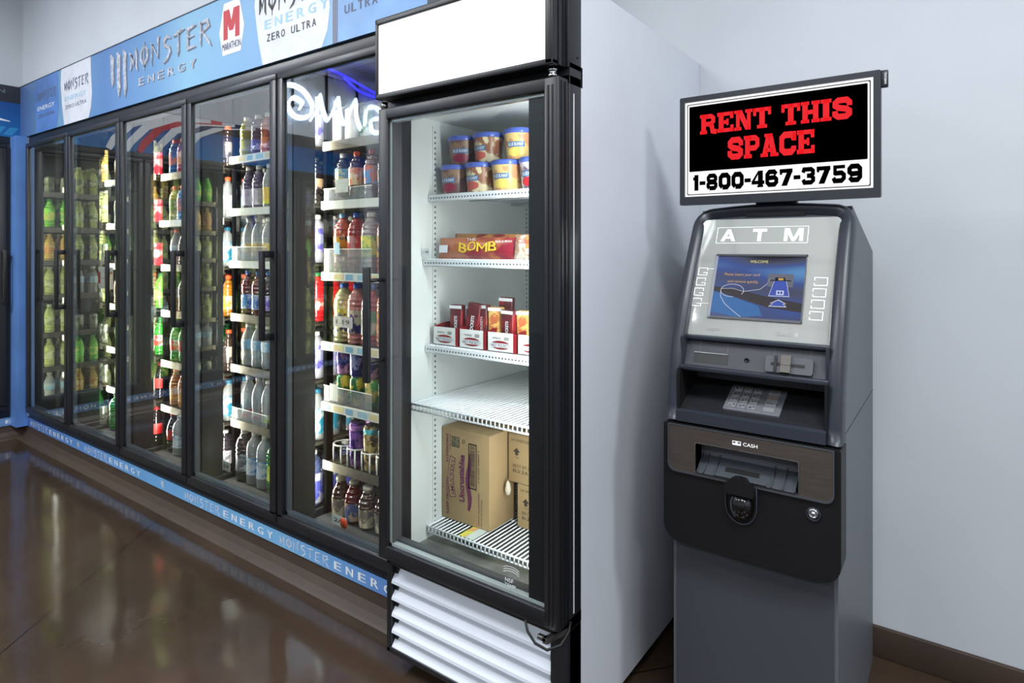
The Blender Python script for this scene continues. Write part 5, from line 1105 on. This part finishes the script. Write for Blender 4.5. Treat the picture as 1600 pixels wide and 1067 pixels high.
# per section: seven levels (six shelves and the deck), a pattern for columns 0-6
STOCK = {
 4: [['milk', 'milk', 'milk_green', 'milk', 'milk', 'milk', 'milk_green'], ['tea_yellow', 'punch_orange', 'berry', 'dark_drink', 'dark_drink', 'berry', 'tea_yellow'], ['fruit_orange', 'fruit_red', 'fruit_lemon', 'fruit_orange', 'fruit_red', 'fruit_lemon', 'fruit_orange'],
     ['lemonade', 'pink_lemonade', 'strawberry', 'peach', 'peach', 'strawberry', 'lemonade'], ['cans_purple', 'cans_navy', 'cans_purple', 'cans_green', 'cans_navy', 'cans_purple', 'cans_green'], [None, 'tall_purple', 'tall_gold', 'tall_gold', 'tall_purple', 'tall_gold', 'tall_purple'], ['glass_brown', 'glass_red', 'glass_brown', 'glass_brown', 'glass_red', 'glass_brown', 'glass_red']],
 3: [['sport_yellow', 'sport_purple', 'sport_orange', 'sport_orange', 'sport_purple', 'sport_yellow', 'white_bottle'], ['white_label', 'white_label', 'yellow_label', 'yellow_label', 'white_label', 'yellow_label', 'dark_drink'], ['clear_peach', 'clear_peach', 'clear_peach', 'yellow_label', 'clear_peach', 'clear_peach', 'white_bottle'],
     ['juice_dark', 'juice_dark', 'juice_black', 'juice_black', 'juice_dark', 'juice_black', 'red_bottle'], ['water'] * 6 + ['white_bottle'], ['spark_pink', 'spark_pink', 'spark_green', 'spark_green', 'spark_pink', 'spark_green', 'teal_bottle'], ['big_dark', 'big_clear', 'big_clear', 'big_green', 'big_clear', 'big_dark', 'blue_jug']],
 2: [['blue_sport', 'magenta_sport', 'blue_sport', 'magenta_sport', 'blue_sport', 'magenta_sport', 'dark_orange'], ['yellow_sport', 'blue_sport', 'yellow_sport', 'blue_sport', 'yellow_sport', 'blue_sport', 'clear_orange'], ['clear_orange', 'dark_orange', 'clear_orange', 'dark_orange', 'clear_orange', 'clear_orange', 'teal_bottle'],
     ['dark_orange'] * 6 + ['amber'], ['green_soda'] * 6 + ['dark_orange'], ['amber'] * 6 + ['teal_bottle'], ['cola', 'big_clear', 'cola', 'big_clear', 'cola', 'cola', 'big_dark']],
 1: [['gold_beer', 'gold_beer', 'pale_beer', 'gold_beer', 'gold_beer', 'pale_beer', 'red_pack'], ['pale_beer', 'gold_beer', 'pale_beer', 'amber', 'pale_beer', 'gold_beer', 'red_pack'], ['grey_can', 'pale_beer', 'grey_can', 'pale_beer', 'grey_can', 'pale_beer', 'red_pack'],
     ['gold_beer', 'gold_beer', 'amber', 'gold_beer', 'gold_beer', 'amber', 'lime_soda'], ['green_beer', 'green_beer', 'pale_beer', 'green_beer', 'green_beer', 'pale_beer', 'green_soda'], ['pale_beer', 'green_beer', 'grey_can', 'pale_beer', 'green_beer', 'grey_can', 'cola'], ['green_bag', 'green_bag', 'green_bag', 'green_beer', 'green_bag', 'green_bag', 'cola']],
 0: [['pale_beer', 'grey_can'] * 3 + ['gold_beer'], ['pale_beer'] * 6 + ['pale_beer'], ['grey_can', 'pale_beer'] * 3 + ['grey_can'], ['grey_can'] * 6 + ['pale_beer'], ['green_beer', 'grey_can'] * 3 + ['grey_can'], ['grey_can'] * 7, ['grey_can', 'green_beer'] * 3 + ['grey_can']],
}
ORD = ('first', 'second', 'third', 'fourth', 'fifth', 'sixth', 'last'); LEV = ('top', 'second', 'third', 'fourth', 'fifth', 'sixth', 'bottom')
DOOR = ('farthest door', 'second-farthest door', 'middle door', 'second-nearest door', 'nearest door')
Zs = [Z1, Z2, Z3, Z4, Z5]
STUFF = MB(); STM = []
def heap(spec, loc, kz=1.0):     # a bottle too small or too hidden to count, added to the one mass of stock
    o = len(STUFF.v); c, s_ = 1, 0
    for n, q, m_ in spec[1]:
        if m_ not in STM: STM.append(m_)
        o = len(STUFF.v); STUFF.v += [(v[0] + loc[0], v[1] + loc[1], v[2] * kz + loc[2]) for v in q.v]
        STUFF.f += [[o + x for x in f] for f in q.f]; STUFF.m += [STM.index(m_)] * len(q.f); STUFF.s += q.s
def height(spec): return max(v[2] for _, q, _ in spec[1] for v in q.v)
random.seed(11)
def kind_of(spec): return 'can' if 'can' in spec[0] else 'carton' if 'carton' in spec[0] or 'pack' in spec[0] else 'bottle'
for k in range(5):
    x0 = -5.113 + k * DW + .056; pitch = (DW - .098) / 7
    for lv in range(7):
        z = Zs[k][lv] if lv < 6 else .166
        nz = 1.99 if lv == 0 else (Zs[k][lv - 1] if lv < 6 else Zs[k][5]) - .036
        for c_ in range(7):
            key = STOCK[k][lv][c_]
            if not key: continue
            if k == 4 and c_ > 5: continue
            spec, desc = P[key]; cat = kind_of(spec); kz = min(1, (nz - z - .006) / height(spec))
            x = x0 + (c_ + .5) * pitch
            for row in range(4 if k >= 3 else 3):
                y = 1.49 + .172 + .055 + row * .09 - (0 if lv < 6 else .02)
                stack = spec[0] == 'drink_can' and k == 4
                if row > 0 or (k < 4 and c_ in (4, 5)) or (k < 2 and c_ in (2, 3)):
                    heap(spec, (x + random.uniform(-.003, .003), y, z + .0005), kz)
                    if stack: heap(P['cans_yellow' if key != 'cans_navy' else 'cans_green'][0], (x, y, z + .1235))
                    continue
                lab = '%s, %s level, %s in front row, %s' % (desc, LEV[lv], ORD[c_], DOOR[k])
                grp = '%ss behind the %s' % (cat, DOOR[k])
                if stack: keyl = 'cans_green' if c_ % 3 == 2 else 'cans_yellow'; spec, desc = P[keyl]; lab = '%s, lower of two, fifth level, %s, nearest door' % (desc, ORD[c_])
                o = spawn(spec, keyl if stack else key, (x + random.uniform(-.003, .003), y + random.uniform(-.004, .004), z + .0005), lab, cat, grp, k >= 3 or (k == 2 and c_ < 4), rz=random.uniform(-.3, .3))
                o.scale.z = kz
                if stack:   # the cans are stacked two high
                    key2 = key; o2 = spawn(P[key2][0], key2, (x, y, z + .1235), P[key2][1] + ', upper of two, fifth level, %s, nearest door' % ORD[c_], 'can', grp, True)
# clear pocket trays and price cards of the two nearest sections
def tray(x0, x1, z, h, label, kk=0):
    q = MB(); y = 1.49 + .178; q.box(x0, x1, y, y + .0015, z, z + h); q.box(x0, x0 + .0015, y, y + .3, z, z + h)
    q.tube([(x0, y, z + h), (x1, y, z + h)], .002, 6, 1); t = solo('clear_tray', q, [M_tray, M_tagw], label, 'tray')
x5 = -5.113 + 4 * DW + .03; x4 = x5 - DW
tray(x5, x5 + .30, 1.497, .055, 'clear plastic tray front holding tea bottles, second level, nearest door')
tray(x5, x5 + .30, 1.197, .10, 'clear plastic tray front holding fruit drinks, third level, nearest door')
tray(x5, x5 + .30, .647, .07, 'clear plastic tray front holding fruit cans, fifth level, nearest door')
tray(x4, x4 + .30, 1.237, .07, 'clear plastic tray front holding clear water bottles, third level, second nearest door')
tray(x4, x4 + .30, .457, .06, 'clear plastic tray front holding sparkling bottles, sixth level, second nearest door')
def rack(x0, n, z, label):
    q = MB()
    for i in range(n):
        cx_ = x0 + .047 + i * .0892
        q.tube([(cx_ + .044 * math.cos(a * math.pi / 8), 1.717 + .044 * math.sin(a * math.pi / 8), z + .075) for a in range(16)], .0035, 6, 0, True)
        for a in (-2.2, -1.0): q.tube([(cx_ + .044 * math.cos(a), 1.717 + .044 * math.sin(a), z + .075), (cx_ + .044 * math.cos(a), 1.717 + .044 * math.sin(a), z)], .0035, 6)
    solo('can_rack', q, M_tagw, label, 'rack')
rack(x5 + .026, 5, .396, 'white plastic ring rack holding tall cans, its first ring empty, nearest door')
def card(x, z, w_, h, m_, label, y=1.648, txt=None):
    q = MB(); q.box(x, x + w_, y, y + .001, z, z + h); 
    if txt: put_text(q, Fr((x, y, z)), txt, w_ * .15, h * .3, w_ * .85, h * .7, .0006, 1, .03)
    solo('price_card', q, [m_, M_ink_k], label, 'price tag')
card(x5 + .10, 1.53, .08, .055, M_tagw, 'blank white price card hanging on the second shelf behind the nearest door')
card(x5 + .085, .975, .12, .045, mat('card_pale', (214, 206, 200), .4), 'pale price card reading 1.19 in front of the lemonade bottles', 1.650, '1.19')
card(x5 + .14, .19, .09, .04, M_tagw, 'white price card with an orange spot in front of the red juice bottles', 1.600, '2/3')
q = MB().lathe([(0, -.0008), (.022, -.0008), (.022, 0)], (x5 + .215, 1.599, .208), 16, axis='y'); solo('price_sticker', q, mat('orange_sticker', (232, 84, 44), .5), 'round orange price sticker beside the card by the red juice bottles', 'price tag')
card(x5 + .075, 1.275, .035, .05, mat('card_blue', (150, 190, 210), .5), 'pale blue coupon card on the red fruit drink bottle behind the nearest door', 1.662)
card(x5 + .06, .665, .05, .07, M_tagw, 'white torn price card in front of the fruit cans behind the nearest door', 1.652)
card(x4 - .03, .22, .10, .045, M_tagw, 'white price card at the bottom behind the second nearest door', 1.62, '1.59')
sg = thing('paper_sign', (-5.113 + DW + .29, 1.56, 1.06), 'white paper sign with red marks inside the second farthest door', 'sign')
sg0 = -5.113 + DW + .19; part('sheet', MB().box(sg0, sg0 + .20, 1.56, 1.561, 1.06, 1.19), M_tagw, sg)
FQ = Fr((sg0, 1.56, 1.06))
for n_, rr in (('red_bar', (.13, .09, .19, .10)), ('red_post', (.155, .04, .165, .0895)), ('red_block', (.0, .03, .03, .1)), ('red_rule', (.04, .06, .12, .064))):
    q = MB(); q.rects(FQ, *rr, .001); part(n_, q, M_red, sg)
# left wall cooler: front rows that show as reflections and at the left photo edge
R90 = Matrix.Rotation(R(90), 4, 'Z')
sx, sy_ = -5.27, 1.40 - 4 * DW
mix = ['pale_beer', 'gold_beer', 'water', 'pale_beer', 'grey_can', 'pale_beer', 'lime_soda']
for k in range(4):
    for lv in range(7):
        z = Z3[lv] if lv < 6 else .166; nz = 1.99 if lv == 0 else (Z3[lv - 1] if lv < 6 else Z3[5]) - .036
        for c_ in range(7):
            for row in range(3):
                key = mix[(k * 3 + lv * 2 + c_ // 2) % 7] if (k > 1 or lv > 1) else ('milk', 'white_bottle', 'water')[(c_ + lv) % 3]; spec = P[key][0]
                lx = k * DW + .029 + (c_ + .5) * (DW - .061) / 7; ly = .172 + .055 + row * .09
                heap(spec, (sx - ly, sy_ + lx, z + .0005), min(1, (nz - z - .006) / height(spec)))
solo('bottle_stock', STUFF, STM, 'crowded bottles and cans filling the rows behind and beyond the front ones', 'bottles', kind='stuff')
